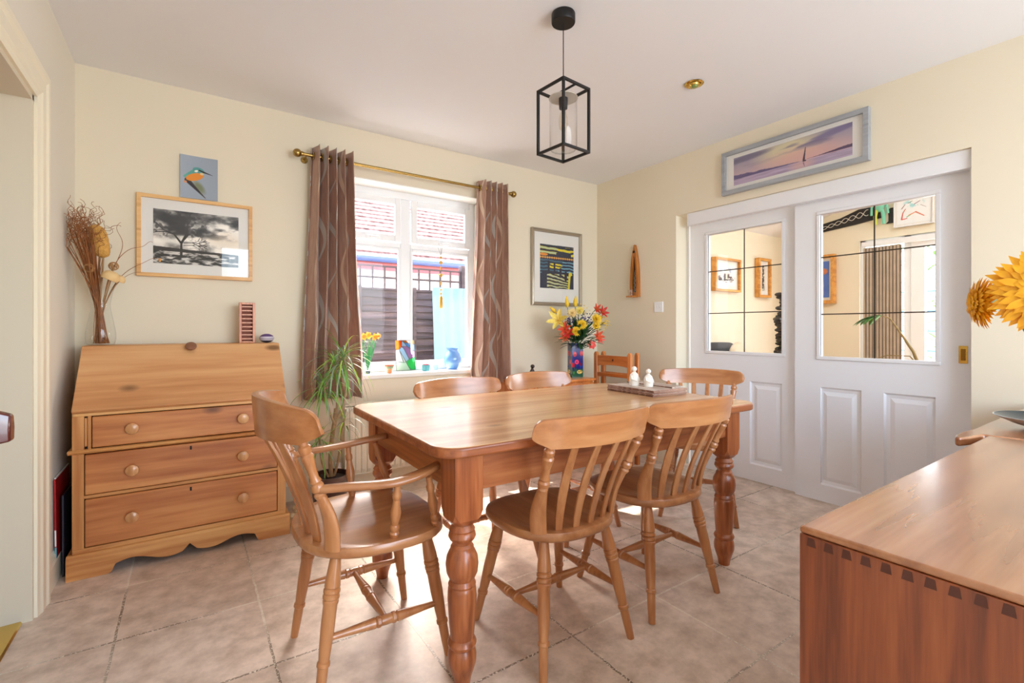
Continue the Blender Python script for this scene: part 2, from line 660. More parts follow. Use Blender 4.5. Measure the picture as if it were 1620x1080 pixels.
# room shell: floors, ceilings, walls with their openings
struct('floor', MB().box(XL - 0.14, XR + 0.25, -2.2, YB + 0.1, -0.12, 0), M['tiles'], 'beige square stone tile floor of the dining room', 'floor', smooth=False)
struct('floor_hall', MB().box(-2.4, XL - 0.14, -2.2, YB + 0.1, -0.12, -0.004), M['oakfloor'], 'oak floorboards beyond the left doorway', 'floor', smooth=False)
struct('ceiling', MB().box(-2.5, XR + 0.1, -2.2, YB + 0.1, H, H + 0.15), M['ceil'], 'white flat dining room ceiling', 'ceiling', smooth=False)
wb = MB()
wx0, wx1, wz0, wz1 = 0.80, 1.99, 0.745, 2.15
wb.box(-2.5, wx0, YB, YB + 0.32, 0, H)
wb.box(wx1, XR + 0.3, YB, YB + 0.32, 0, H)
wb.box(wx0, wx1, YB, YB + 0.32, 0, wz0)
wb.box(wx0, wx1, YB, YB + 0.32, wz1, H)
struct('wall_back', wb, M['wall'], 'cream wall with the window and curtains', smooth=False)
wr = MB()
oy0, oy1, oz = 0.68, 2.425, 2.01
wr.box(XR, XR + 0.22, oy1, YB, 0, H)
wr.box(XR, XR + 0.22, -2.2, oy0, 0, H)
wr.box(XR, XR + 0.22, oy0, oy1, oz, H)
struct('wall_right', wr, M['wall'], 'cream wall with the white sliding doors', smooth=False)
wl = MB()
dy0, dy1, dz = 0.95, 2.52, 1.985
wl.box(XL - 0.26, XL, dy1, YB, 0, H)
wl.box(XL - 0.26, XL, -2.2, dy0, 0, H)
wl.box(XL - 0.26, XL, dy0, dy1, dz, H)
M['wall_pale'] = plain('window_lit_off_white_paint', srgb(228, 222, 208), 0.85, bump=0.03, bscale=140)  # off-white with the window's light put into the tone
struct('wall_left', wl, M['wall_pale'], 'pale wall with the open doorway at far left', smooth=False)
wf = MB()
wf.box(-2.5, 0.42, -2.2, -2.0, 0, H)
wf.box(3.16, XR + 0.22, -2.2, -2.0, 0, H)
wf.box(0.42, 3.16, -2.2, -2.0, 2.38, H)
struct('wall_front', wf, M['wall'], 'wall behind the camera around the patio opening', smooth=False)
hl = MB()
hl.box(-2.6, -2.5, -2.2, YB + 0.2, 0, H)
struct('wall_hall', hl, M['wall'], 'cream hall wall beyond the left doorway', smooth=False)

# skirting boards
sk = MB()
prof = [(0, 0), (0.016, 0), (0.016, 0.095), (0.012, 0.105), (0.010, 0.118), (0.006, 0.128), (0, 0.135)]
sk.rings([[(XL + p, y, z) for p, z in prof] for y in (dy1 + 0.13, YB)])
struct('baseboard_left', sk, M['trim'], 'ivory skirting board beside the doorway', 'skirting', smooth=False)
sk = MB()
sk.rings([[(x, YB - p, z) for p, z in prof] for x in (XL, XR)])
struct('baseboard_back', sk, M['trim'], 'ivory skirting board under the window', 'skirting', smooth=False)
sk = MB()
sk.rings([[(XR - p, y, z) for p, z in prof] for y in (oy1 + 0.01, YB)])
struct('baseboard_right', sk, M['trim'], 'ivory skirting board between corner and sliding doors', 'skirting', smooth=False)

# door casing round the left doorway, lining inside it
ap = MB()
pr = [(0.0, 0.0), (0.0, 0.012), (0.02, 0.016), (0.035, 0.022), (0.08, 0.022), (0.095, 0.028), (0.118, 0.028), (0.13, 0.018), (0.13, 0)]
# profile points: (distance from opening edge, projection from the wall)
path = [(dy0, 0, -1, 0), (dy0, dz, -1, 1), (dy1, dz, 1, 1), (dy1, 0, 1, 0)]
rr = []
for (y, z, sy, sz) in path:
    rr.append([(XL + q, y + sy * p, z + sz * p) for p, q in pr])
ap.rings(rr)
struct('trim_1', ap, M['trim'], 'ivory moulded casing around the left doorway', 'door casing', smooth=False)
ln = MB()
ln.box(XL - 0.27, XL + 0.002, dy1 - 0.02, dy1 + 0.001, 0, dz)
ln.box(XL - 0.27, XL + 0.002, dy0 - 0.001, dy0 + 0.02, 0, dz)
ln.box(XL - 0.27, XL + 0.002, dy0, dy1, dz - 0.02, dz + 0.001)
struct('trim_2', ln, plain('cream_door_lining', srgb(216, 205, 182), 0.5), 'white lining inside the left doorway', 'door lining', smooth=False)
th = MB()
th.prism([(XL - 0.10, 0.0), (XL - 0.095, 0.006), (XL - 0.03, 0.008), (XL - 0.025, 0.0)], 'y', dy0 + 0.02, dy1 - 0.02)
struct('trim_3', th, M['brass2'], 'brass threshold strip across the left doorway', 'threshold')

# ---------------------------------------------------------------- window in the back wall
FY = 3.49
win = thing('window_1', 'white plastic double window over the sill behind the table', 'window', (0, 0, 0), kind='structure')
fr = MB()
fw = 0.055
fr.box(wx0, wx0 + fw, FY, FY + 0.07, 0.78, wz1)
fr.box(wx1 - fw, wx1, FY, FY + 0.07, 0.78, wz1)
fr.box(wx0 + fw, wx1 - fw, FY, FY + 0.07, wz1 - 0.06, wz1)
fr.box(wx0 + fw, wx1 - fw, FY, FY + 0.07, 0.78, 0.835)
cx = 1.378
fr.box(cx - 0.04, cx + 0.04, FY + 0.001, FY + 0.069, 0.835, wz1 - 0.06)
fr.box(wx0 + fw, cx - 0.04, FY, FY + 0.069, 1.715, 1.757)
fr.box(cx + 0.04, wx1 - fw, FY, FY + 0.069, 1.715, 1.757)
struct('window_frame', fr, M['upvc'], '', parent=win, bev=0.006)
for (a, b_) in ((wx0 + fw, cx - 0.04), (cx + 0.04, wx1 - fw)):
    s_ = MB()
    z0, z1 = 1.759, wz1 - 0.062
    y0 = FY - 0.022
    w_ = 0.05
    s_.box(a + 0.004, a + w_, y0, y0 + 0.03, z0, z1).box(b_ - w_, b_ - 0.004, y0, y0 + 0.03, z0, z1)
    s_.box(a + w_, b_ - w_, y0, y0 + 0.03, z0, z0 + w_).box(a + w_, b_ - w_, y0, y0 + 0.03, z1 - w_, z1)
    so = struct('sash', s_, M['upvc'], '', parent=win, bev=0.005)
    g = MB().box(a + w_, b_ - w_, y0 + 0.012, y0 + 0.016, z0 + w_, z1 - w_)
    struct('glass_pane', g, M['pane'], '', parent=so, smooth=False)
    c_ = (a + b_) / 2
    hnd = MB().box(c_ - 0.03, c_ + 0.03, y0 - 0.012, y0, z0 + 0.004, z0 + 0.03).box(c_ - 0.005, c_ + 0.07, y0 - 0.022, y0 - 0.012, z0 + 0.008, z0 + 0.024)
    struct('window_handle', hnd, M['upvc'], '', parent=so, bev=0.003)
    bd = MB()
    z0, z1 = 0.835, 1.715
    bd.box(a, a + 0.018, FY - 0.004, FY + 0.02, z0, z1).box(b_ - 0.018, b_, FY - 0.004, FY + 0.02, z0, z1)
    bd.box(a + 0.018, b_ - 0.018, FY - 0.004, FY + 0.02, z0, z0 + 0.018).box(a + 0.018, b_ - 0.018, FY - 0.004, FY + 0.02, z1 - 0.018, z1)
    struct('glazing_bead', bd, M['upvc'], '', parent=win, bev=0.004)
    struct('glass_pane', MB().box(a + 0.018, b_ - 0.018, FY + 0.010, FY + 0.014, z0 + 0.018, z1 - 0.018), M['pane'], '', parent=win, smooth=False)
struct('trim_4', MB().box(wx0 - 0.0, wx1 + 0.0, YB - 0.03, FY + 0.03, 0.747, 0.78), M['sill'], 'white painted window sill board holding the ornaments', 'window sill', bev=0.008)

rv = MB()
rv.box(wx0, wx1, YB + 0.001, FY, wz1 - 0.006, wz1 + 0.0005).box(wx0 - 0.0005, wx0 + 0.006, YB + 0.001, FY, 0.781, wz1 - 0.006).box(wx1 - 0.006, wx1 + 0.0005, YB + 0.001, FY, 0.781, wz1 - 0.006)
struct('trim_7', rv, M['sill'], 'white painted plaster lining of the window recess', 'window recess', smooth=False)

# ---------------------------------------------------------------- sliding doors in the right wall
jb = MB()
jb.box(XR + 0.14, XR + 0.22, oy1 - 0.02, oy1, 0, oz - 0.02)
jb.box(XR + 0.03, XR + 0.14, oy0, oy0 + 0.012, 0, oz - 0.02)
struct('trim_5', jb, M['white'], 'white door lining of the sliding door opening', 'door lining', smooth=False)
hd = MB().box(XR + 0.018, XR + 0.07, oy0 + 0.002, 2.337, 1.912, 2.0098)
struct('trim_6', hd, M['white'], 'white pelmet board above the two sliding doors', 'door header', bev=0.004)


def sliding_door(name, label, x, y0, y1, gy0, gy1, gz0, gz1, bars_y, bars_z, panels, th_=0.036, ztop=1.93):
    d = thing(name, label, 'door', (x, y0, 0.008), kind='structure')
    b = MB()
    L_ = lambda y: y - y0
    pz0, pz1 = min(p[2] for p in panels), max(p[3] for p in panels)
    # leaf as boards round the glass and round the sunk panels
    b.box(0, th_, 0, L_(gy0), 0, ztop)
    b.box(0, th_, L_(gy1), L_(y1), 0, ztop)
    b.box(0, th_, L_(gy0), L_(gy1), gz1, ztop)
    b.box(0, th_, L_(gy0), L_(gy1), pz1, gz0)
    b.box(0, th_, L_(gy0), L_(gy1), 0, pz0)
    ys = sorted([(p[0], p[1]) for p in panels])
    cur = gy0
    for a, c in ys:
        if a > cur:
            b.box(0, th_, L_(cur), L_(a), pz0, pz1)
        cur = c
    if cur < gy1:
        b.box(0, th_, L_(cur), L_(gy1), pz0, pz1)
    leaf = struct('door_leaf', b, M['white'], '', parent=d, smooth=False)
    for (a, c, z0, z1) in panels:
        p = MB()
        A, B_ = L_(a), L_(c)
        lv = [(0.0, 0.0), (0.010, 0.011), (0.028, 0.013), (0.052, 0.004)]
        rr = []
        for ins, dep in lv:
            rr.append([(dep, A + ins, z0 + ins), (dep, A + ins, z1 - ins), (dep, B_ - ins, z1 - ins), (dep, B_ - ins, z0 + ins)])
        p.rings(rr, cap=False)
        k = len(p.v)
        p.f.append((k - 4, k - 3, k - 2, k - 1))
        p.m.append(0)
        struct('raised_panel', p, M['white'], '', parent=d, smooth=False)
    A, B_ = L_(gy0), L_(gy1)
    f = MB()
    bw = 0.022
    for (p0, p1, q0, q1) in ((A - bw, B_ + bw, gz0 - bw, gz0), (A - bw, B_ + bw, gz1, gz1 + bw), (A - bw, A, gz0, gz1), (B_, B_ + bw, gz0, gz1)):
        f.box(-0.008, 0.012, p0, p1, q0, q1)
    struct('glazing_bead', f, M['white'], '', parent=d, bev=0.004)
    g = struct('glass_pane', MB().box(0.015, 0.019, A, B_, gz0, gz1), M['pane'], '', parent=d, smooth=False)
    ld = MB()
    for y in bars_y:
        ld.box(0.012, 0.0149, L_(y) - 0.0035, L_(y) + 0.0035, gz0, gz1)
    for z in bars_z:
        ld.box(0.0115, 0.0149, A, B_, z - 0.0035, z + 0.0035)
    struct('lead_strip', ld, M['lead'], '', parent=g, smooth=False)
    return d


dR = sliding_door('door_1', 'white sliding door nearer the sideboard with a brass pull', 3.32, 0.695, 1.555, 0.838, 1.401, 0.918, 1.815,
                  [1.118], [1.545, 1.184], [(0.825, 1.069, 0.105, 0.724), (1.178, 1.418, 0.105, 0.724)])
dL = sliding_door('door_2', 'white sliding door further back beside the corner chair', 3.36, 1.52, 2.375, 1.659, 2.22, 0.922, 1.825,
                  [1.933], [1.537, 1.212], [(1.646, 1.885, 0.118, 0.715), (2.0, 2.24, 0.118, 0.715)])
hp = MB()
hy, hz = 0.727 - 0.695, 0.958
hp.box(-0.003, 0.0, hy - 0.018, hy + 0.018, hz - 0.046, hz + 0.046)
hp.turn((-0.004, hy, hz), (-0.001, hy, hz), [(0, 0.017), (1, 0.017)], 20, sx=1.0, sy=1.0)
struct('door_handle', hp, M['brass2'], '', parent=dR, bev=0.002)
hp2 = MB()
hp2.cbox((-0.0052, hy, hz), 0.003, 0.018, 0.060)
struct('handle_recess_shade', hp2, plain('shaded_brass', srgb(150, 110, 45), 0.3, metal=1.0), '', parent=dR, bev=0.002)  # raised plate, its brass darkened to carry the recess shade

# ---------------------------------------------------------------- the room beyond the sliding doors
struct('floor_beyond', MB().box(XR + 0.25, 7.8, -2.2, 3.95, -0.12, 0), M['oakfloor'], 'oak floor of the room beyond the sliding doors', 'floor', smooth=False)
struct('wall_beyond_back', MB().box(XR + 0.22, 7.8, 3.75, 3.95, 0, 2.7), M['wall'], 'cream wall with two framed pictures seen through the left door', smooth=False)
fx = 7.6
wfx = MB()
py0, py1, pz = 0.25, 2.72, 2.30
wfx.box(fx, fx + 0.25, py1, 3.75, 0, 3.9).box(fx, fx + 0.25, -2.2, py0, 0, 4.6).box(fx, fx + 0.25, py0, py1, pz, 4.6)
struct('wall_far', wfx, M['wall'], 'cream far wall with the patio door seen through the right door', smooth=False)
cb = MB()
cb.add([(XR + 0.1, 3.95, 2.43), (7.8, 3.95, 2.43), (7.8, -2.2, 4.55), (XR + 0.1, -2.2, 4.55), (XR + 0.1, 3.95, 2.53), (7.8, 3.95, 2.53), (7.8, -2.2, 4.65), (XR + 0.1, -2.2, 4.65)],
       [(0, 1, 2, 3), (7, 6, 5, 4), (0, 4, 5, 1), (1, 5, 6, 2), (2, 6, 7, 3), (3, 7, 4, 0)])
struct('ceiling_beyond', cb, M['ceil'], 'white sloping ceiling of the room beyond the doors', 'ceiling', smooth=False)
struct('wall_beyond_front', MB().box(XR + 0.22, 7.8, -2.4, -2.2, 0, 4.6), M['wall'], 'near wall of the room beyond', smooth=False)
struct('wall_gable', MB().box(XR + 0.1, XR + 0.22, -2.2, 3.75, H + 0.15, 4.6), M['wall'], 'upper wall above the sliding doors on the far side', smooth=False)
pd = thing('door_3', 'white framed patio door on the far wall seen through the glass', 'patio door', (0, 0, 0), kind='structure')
pf = MB()
X0 = fx + 0.03
for (a, b_, c, e) in ((py0, py1, pz - 0.07, pz), (py0, py1, 0, 0.09), (py1 - 0.06, py1, 0, pz), (py0, py0 + 0.06, 0, pz), (2.16, 2.24, 0, pz), (1.18, 1.26, 0, pz)):
    pf.box(X0, X0 + 0.07, a, b_, c, e)
pf.box(X0 - 0.03, X0 + 0.05, 1.26, 2.16, pz - 0.16, pz - 0.07).box(X0 - 0.03, X0 + 0.05, 2.02, 2.16, 0.09, pz - 0.16).box(X0 - 0.03, X0 + 0.05, 1.26, 1.38, 0.09, pz - 0.16)
struct('door_frame', pf, M['upvc'], '', parent=pd, bev=0.004)
struct('glass_pane', MB().box(X0 + 0.02, X0 + 0.024, py0 + 0.06, py1 - 0.06, 0.09, pz - 0.07), M['pane'], '', parent=pd, smooth=False)
vb = thing('vertical_blind', 'gathered taupe vertical blind at the side of the far patio door', 'blind', (fx - 0.03, 2.25, 0))
MB().box(-0.03, 0.04, -2.0, 0.43, 2.2, 2.27).build('head_rail', M['white'], vb, bev=0.004)
M['slat'] = plain('taupe_blind_fabric', srgb(186, 170, 152), 0.8, var=0.08, vscale=9)
M['slat2'] = plain('shaded_taupe_blind_fabric', srgb(128, 112, 98), 0.8, var=0.08, vscale=9)  # shade between gathered slats put into every other slat's colour
rnd = random.Random(3)
for i in range(22):
    y = 0.01 + i * 0.0185 
    a = rnd.uniform(-0.12, 0.12) + 1.35
    MB().cbox((-(i % 2) * 0.014, y, 1.14), (0.030, 0.024)[i % 2], 0.0025, 2.1, Matrix.Rotation(a, 3, 'Z')).build('blind_slat', M['slat'] if i % 2 else M['slat2'], vb, smooth=False)


# ---------------------------------------------------------------- flat artworks painted per vertex
def art_mesh(name, parent, w, h, fn, nx, ny, mat=None, frame='xz', off=(0, 0, 0), curve=0.0):
    """w x h sheet of colour samples; fn(U, V) -> rgb array (0..1 sRGB), V up"""
    U, V = np.meshgrid((np.arange(nx + 1)) / nx, (np.arange(ny + 1)) / ny)
    rgb = np.clip(fn(U, V), 0, 1)
    lin = np.where(rgb <= 0.04045, rgb / 12.92, ((rgb + 0.055) / 1.055) ** 2.4)
    x = (U - 0.5) * w
    z = (V - 0.5) * h
    d = curve * (2 * U - 1) ** 2
    if frame == 'xz':
        P = np.stack([x + off[0], d * 0 + off[1] - d, z + off[2]], -1)
    else:
        P = np.stack([x * 0 + off[0] - d, -x + off[1], z + off[2]], -1)
    P = P.reshape(-1, 3)
    idx = np.arange((nx + 1) * (ny + 1)).reshape(ny + 1, nx + 1)
    F = np.stack([idx[:-1, :-1], idx[:-1, 1:], idx[1:, 1:], idx[1:, :-1]], -1).reshape(-1, 4)
    me = bpy.data.meshes.new(name)
    me.from_pydata(P.tolist(), [], F.tolist())
    ca = me.color_attributes.new('art', 'FLOAT_COLOR', 'POINT')
    c4 = np.concatenate([lin.reshape(-1, 3), np.ones((len(P), 1))], 1).astype(np.float32)
    ca.data.foreach_set('color', c4.ravel())
    me.materials.append(mat or M['art'])
    o = bpy.data.objects.new(name, me)
    COL.objects.link(o)
    o.parent = parent
    return o


def fbm(U, V, s, seed=0, octs=5):
    """smooth value noise"""
    rg = np.random.RandomState(seed)
    out = np.zeros_like(U)
    amp, tot = 1.0, 0.0
    for o in range(octs):
        n = int(s[0] * 2 ** o) + 2
        m = int(s[1] * 2 ** o) + 2
        g = rg.rand(m + 1, n + 1)
        x, y = np.abs(1 - np.mod(U + 1, 2)) * (n - 1), np.abs(1 - np.mod(V + 1, 2)) * (m - 1)
        xi, yi = np.clip(x.astype(int), 0, n - 1), np.clip(y.astype(int), 0, m - 1)
        fx_, fy_ = x - xi, y - yi
        fx_, fy_ = fx_ * fx_ * (3 - 2 * fx_), fy_ * fy_ * (3 - 2 * fy_)
        v = (g[yi, xi] * (1 - fx_) + g[yi, xi + 1] * fx_) * (1 - fy_) + (g[yi + 1, xi] * (1 - fx_) + g[yi + 1, xi + 1] * fx_) * fy_
        out += v * amp
        tot += amp
        amp *= 0.55
    return out / tot


def C3(r, g, b):
    return np.array([r, g, b]) / 255.0


def lay(img, mask, col):
    mask = np.clip(mask, 0, 1)[..., None]
    return img * (1 - mask) + np.asarray(col) * mask


def seg_mask(U, V, a, b, w0, w1, asp, soft=0.004):
    ax, ay = a[0] * asp, a[1]
    bx, by = b[0] * asp, b[1]
    X, Y = U * asp, V
    dx, dy = bx - ax, by - ay
    t = np.clip(((X - ax) * dx + (Y - ay) * dy) / (dx * dx + dy * dy + 1e-9), 0, 1)
    d = np.hypot(X - ax - t * dx, Y - ay - t * dy)
    w = w0 + (w1 - w0) * t
    return np.clip((w - d) / soft + 0.5, 0, 1)


def ell(U, V, c, rx, ry, asp, ang=0.0, soft=0.06):
    X, Y = (U - c[0]) * asp, V - c[1]
    ca, sa = math.cos(ang), math.sin(ang)
    x, y = X * ca + Y * sa, -X * sa + Y * ca
    d = np.sqrt((x / rx) ** 2 + (y / ry) ** 2)
    return np.clip((1 - d) / soft + 0.5, 0, 1)


def img_tree(U, V):
    asp = 1.4
    sk_ = fbm(U, V, (4, 5), 5, 6)
    st = fbm(U + 0.5 * V, V - 0.15 * U, (4, 8), 9, 6)
    g = 0.10 + 1.1 * np.clip((sk_ * 0.6 + st * 0.6 - 0.44) * 3.4, 0, 1)
    g = g * (1.0 - 0.35 * np.clip(V - 0.6, 0, 1) / 0.4) * (0.7 + 0.35 * U)
    band = np.exp(-((V - 0.42 - 0.05 * U) / 0.10) ** 2)
    g = g * (1 - 0.8 * band) + 0.85 * band
    g = np.clip(g, 0.05, 1)
    img = np.stack([g, g * 0.98, g * 0.94], -1)
    img = lay(img, ell(U, V, (0.85, 0.52), 0.30, 0.16, asp, soft=0.9) * 0.35, C3(232, 208, 176))
    hill = 0.315 - 0.07 * U + 0.012 * (fbm(U, V * 0, (14, 1), 3) - 0.5)
    img = lay(img, (V < hill) * 1.0, C3(40, 36, 34))
    gr = fbm(U, V, (10, 26), 12, 5)
    grass = V < 0.235 - 0.02 * U
    gg = np.clip((gr - 0.42) * 5, 0, 1)
    img = np.where(grass[..., None], (0.10 + 0.75 * gg)[..., None] * np.array([1, 0.98, 0.95]), img)
    rg = random.Random(8)
    # the tree, branch by branch
    def grow(p, a, L, w, d):
        nonlocal img
        q = (p[0] + math.cos(a) * L / asp, p[1] + math.sin(a) * L)
        x0, x1 = min(p[0], q[0]) - 0.03, max(p[0], q[0]) + 0.03
        y0, y1 = min(p[1], q[1]) - 0.03, max(p[1], q[1]) + 0.03
        ny_, nx_ = U.shape
        i0, i1 = max(0, int(x0 * nx_)), min(nx_, int(x1 * nx_) + 1)
        j0, j1 = max(0, int(y0 * ny_)), min(ny_, int(y1 * ny_) + 1)
        if i1 > i0 and j1 > j0:
            sub_ = img[j0:j1, i0:i1]
            mk = seg_mask(U[j0:j1, i0:i1], V[j0:j1, i0:i1], p, q, w, w * 0.7, asp)
            img[j0:j1, i0:i1] = lay(sub_, mk, C3(30, 27, 25))
        if d > 0:
            for k in range(2 if d > 4 else 3):
                grow(q, a + rg.uniform(-0.75, 0.75), L * rg.uniform(0.68, 0.9), w * 0.66, d - 1)
    grow((0.31, 0.16), 1.56, 0.25, 0.022, 1)
    grow((0.31, 0.40), 2.2, 0.20, 0.018, 6)
    grow((0.315, 0.40), 1.15, 0.20, 0.018, 6)
    for y, x in ((0.42, 0.5), (0.36, 0.46), (0.40, 0.44)):
        grow((0.34, y), 0.1, 0.14, 0.006, 3)
    cr = np.clip((fbm(U, V, (26, 20), 21, 4) - 0.49) * 8, 0, 1)
    crown = np.maximum(ell(U, V, (0.16, 0.74), 0.26, 0.24, asp, soft=0.5), ell(U, V, (0.42, 0.70), 0.28, 0.24, asp, soft=0.5))
    img = lay(img, cr * crown * 0.75, C3(38, 34, 31))
    return img


def img_kingfisher(U, V):
    asp = 0.78
    img = np.ones(U.shape + (3,)) * C3(158, 170, 184) * (1.0 - 0.06 * U[..., None])
    img = lay(img, ell(U, V, (0.50, 0.28), 0.15, 0.075, asp, -0.9, 0.9) * 0.9, C3(118, 124, 88))
    img = lay(img, seg_mask(U, V, (0.18, 0.42), (0.66, 0.04), 0.055, 0.008, asp), C3(70, 62, 50))
    img = lay(img, seg_mask(U, V, (0.20, 0.39), (0.50, 0.17), 0.028, 0.014, asp), C3(44, 36, 46))
    img = lay(img, ell(U, V, (0.13, 0.37), 0.035, 0.028, asp), C3(206, 140, 96))
    img = lay(img, seg_mask(U, V, (0.12, 0.50), (0.42, 0.68), 0.030, 0.05, asp), C3(96, 164, 150))
    img = lay(img, ell(U, V, (0.48, 0.68), 0.12, 0.065, asp, -0.15), C3(86, 150, 146))
    img = lay(img, ell(U, V, (0.38, 0.51), 0.19, 0.085, asp, 0.35), C3(226, 138, 40))
    img = lay(img, ell(U, V, (0.42, 0.655), 0.04, 0.022, asp, 0.3), C3(236, 238, 226))
    img = lay(img, ell(U, V, (0.57, 0.605), 0.04, 0.03, asp), C3(214, 198, 150))
    img = lay(img, seg_mask(U, V, (0.50, 0.685), (0.60, 0.655), 0.014, 0.018, asp), C3(34, 30, 28))
    img = lay(img, seg_mask(U, V, (0.60, 0.655), (0.86, 0.60), 0.020, 0.003, asp), C3(36, 30, 26))
    return img


def img_sea(U, V):
    asp = 3.75
    top = C3(150, 146, 168)
    mid = C3(214, 180, 178)
    t = np.clip(V, 0, 1)[..., None]
    img = mid * (1 - t) + top * t
    img = lay(img, ell(U, V, (0.5, 0.78), 0.9, 0.36, asp, 0, 1.0) * 0.9, C3(222, 212, 172))
    img = lay(img, ell(U, V, (0.62, 0.42), 1.1, 0.28, asp, 0, 1.0) * 0.7, C3(226, 176, 164))
    cl = fbm(U + 0.06 * V, V, (3, 5), 31, 4)
    img = lay(img, np.clip((cl - 0.5) * 5, 0, 1) * np.clip((V - 0.5) * 4, 0, 1) * 0.85, C3(112, 104, 136))
    img = lay(img, ell(U, V, (0.12, 0.88), 0.8, 0.10, asp, 0.04, 0.6) * 0.8, C3(112, 106, 130))
    img = lay(img, ell(U, V, (0.88, 0.88), 0.7, 0.09, asp, 0.12, 0.6) * 0.8, C3(116, 106, 146))
    wv = fbm(U, V, (6, 30), 33, 3)
    img = np.where((V < 0.24)[..., None], (C3(178, 160, 186) * (0.82 + 0.34 * wv[..., None])), img)
    img = lay(img, ell(U, V, (0.62, 0.12), 0.35, 0.14, asp, 0, 0.9) * 0.7 * (V < 0.24), C3(218, 176, 168))
    hl_ = 0.24 + np.clip(0.6 - U, 0, 1) * 0.30 * (0.55 + 0.7 * fbm(U, V * 0, (14, 1), 36, 5)) * 0.75
    img = lay(img, ((V < hl_) & (V > 0.235 - 0.02 * (1 - U)) & (U < 0.6)) * 1.0, C3(104, 92, 132))
    hr = 0.26 + np.clip(U - 0.68, 0, 1) * 0.34 * (0.4 + 0.9 * fbm(U, V * 0, (11, 1), 38, 5))
    img = lay(img, ((V < hr) & (V > 0.25) & (U > 0.66)) * 1.0, C3(84, 64, 96))
    img = lay(img, seg_mask(U, V, (0.632, 0.22), (0.650, 0.22), 0.022, 0.022, asp), C3(60, 48, 62))
    img = lay(img, seg_mask(U, V, (0.636, 0.26), (0.650, 0.64), 0.034, 0.01, asp), C3(66, 46, 66))
    img = lay(img, seg_mask(U, V, (0.634, 0.16), (0.642, 0.04), 0.02, 0.008, asp) * 0.7, C3(110, 88, 112))
    return img


def img_harbour(U, V):
    asp = 0.78
    navy, yel, pale, org, teal = C3(38, 44, 66), C3(224, 206, 52), C3(168, 198, 168), C3(226, 140, 50), C3(64, 106, 128)
    img = np.ones(U.shape + (3,)) * navy
    s1 = np.sin((V * 42 + 3.0 * fbm(U, V, (3, 3), 41) + 1.6 * U) * 1.6)
    img = lay(img, (s1 > 0.0) & (V > 0.76) & (V < 0.97), yel)
    img = lay(img, ((s1 > 0.6) & (V > 0.80) & (U < 0.5)) * 1.0, pale)
    img = lay(img, ell(U, V, (0.1, 0.77), 0.1, 0.03, asp), org)
    img = lay(img, ((V > 0.735) & (V < 0.83) & (U > 0.47) & (U < 0.92)) * 1.0, navy)
    img = lay(img, ((V > 0.68) & (V < 0.73) & (np.sin(U * 95) > 0)) * 1.0, org)
    img = lay(img, ((V > 0.70) & (V < 0.715)) * 1.0, C3(228, 190, 90))
    s2 = np.sin(V * 85 + 6 * fbm(U, V, (4, 3), 43) + 3 * U)
    img = lay(img, ((s2 > 0.1) & (V < 0.67) & (V > 0.36)) * 1.0, teal)
    img = lay(img, ((s2 > 0.55) & (V < 0.66) & (V > 0.34) & (fbm(U, V, (3, 3), 44) > 0.48)) * 1.0, C3(120, 170, 190))
    img = lay(img, (ell(U, V, (0.45, 0.52), 0.16, 0.07, asp, soft=0.4) > 0.5) & (s2 > -0.2), yel)
    s3 = np.sin((V * 62 + U * 16 * np.sin(V * 5)) + 7 * fbm(U, V, (5, 5), 46))
    img = lay(img, ((s3 > 0.15) & (V < 0.34) & (U > 0.2) & (U < 0.86)) * 1.0, yel)
    img = lay(img, ((s3 > 0.8) & (V < 0.34) & (U > 0.2) & (U < 0.86)) * 1.0, C3(150, 190, 200))
    for (u, v0, v1, w) in ((0.25, 0.38, 0.62, 0.022), (0.42, 0.36, 0.58, 0.02), (0.60, 0.28, 0.46, 0.026), (0.76, 0.22, 0.38, 0.03)):
        img = lay(img, seg_mask(U, V, (u, v0), (u, v1), w, w, asp), C3(42, 40, 58))
    img = lay(img, seg_mask(U, V, (0.2, 0.37), (0.45, 0.37), 0.03, 0.03, asp), navy)
    img = lay(img, seg_mask(U, V, (0.1, 0.0), (0.12, 0.34), 0.075, 0.06, asp), navy)
    img = lay(img, seg_mask(U, V, (0.95, 0.0), (0.90, 0.36), 0.10, 0.04, asp), yel)
    img = lay(img, seg_mask(U, V, (0.98, 0.0), (0.97, 0.28), 0.08, 0.05, asp), navy)
    return img


def frame_bars(mb, w, h, fw, d, prof=None, frame='xz'):
    """mitred rectangular picture frame, outer size w x h, centred, standing off the wall by d"""
    prof = prof or [(0, 0), (0, d), (fw, d), (fw, 0.0)]
    rr = []
    for sx, sz in ((-1, -1), (1, -1), (1, 1), (-1, 1), (-1, -1)):
        ring = []
        for ins, dep in prof:
            a, c = sx * (w / 2 - ins), sz * (h / 2 - ins)
            ring.append((a, -dep, c) if frame == 'xz' else (-dep, -a, c))
        rr.append(ring)
    mb.rings(rr, cap=False)
    return mb


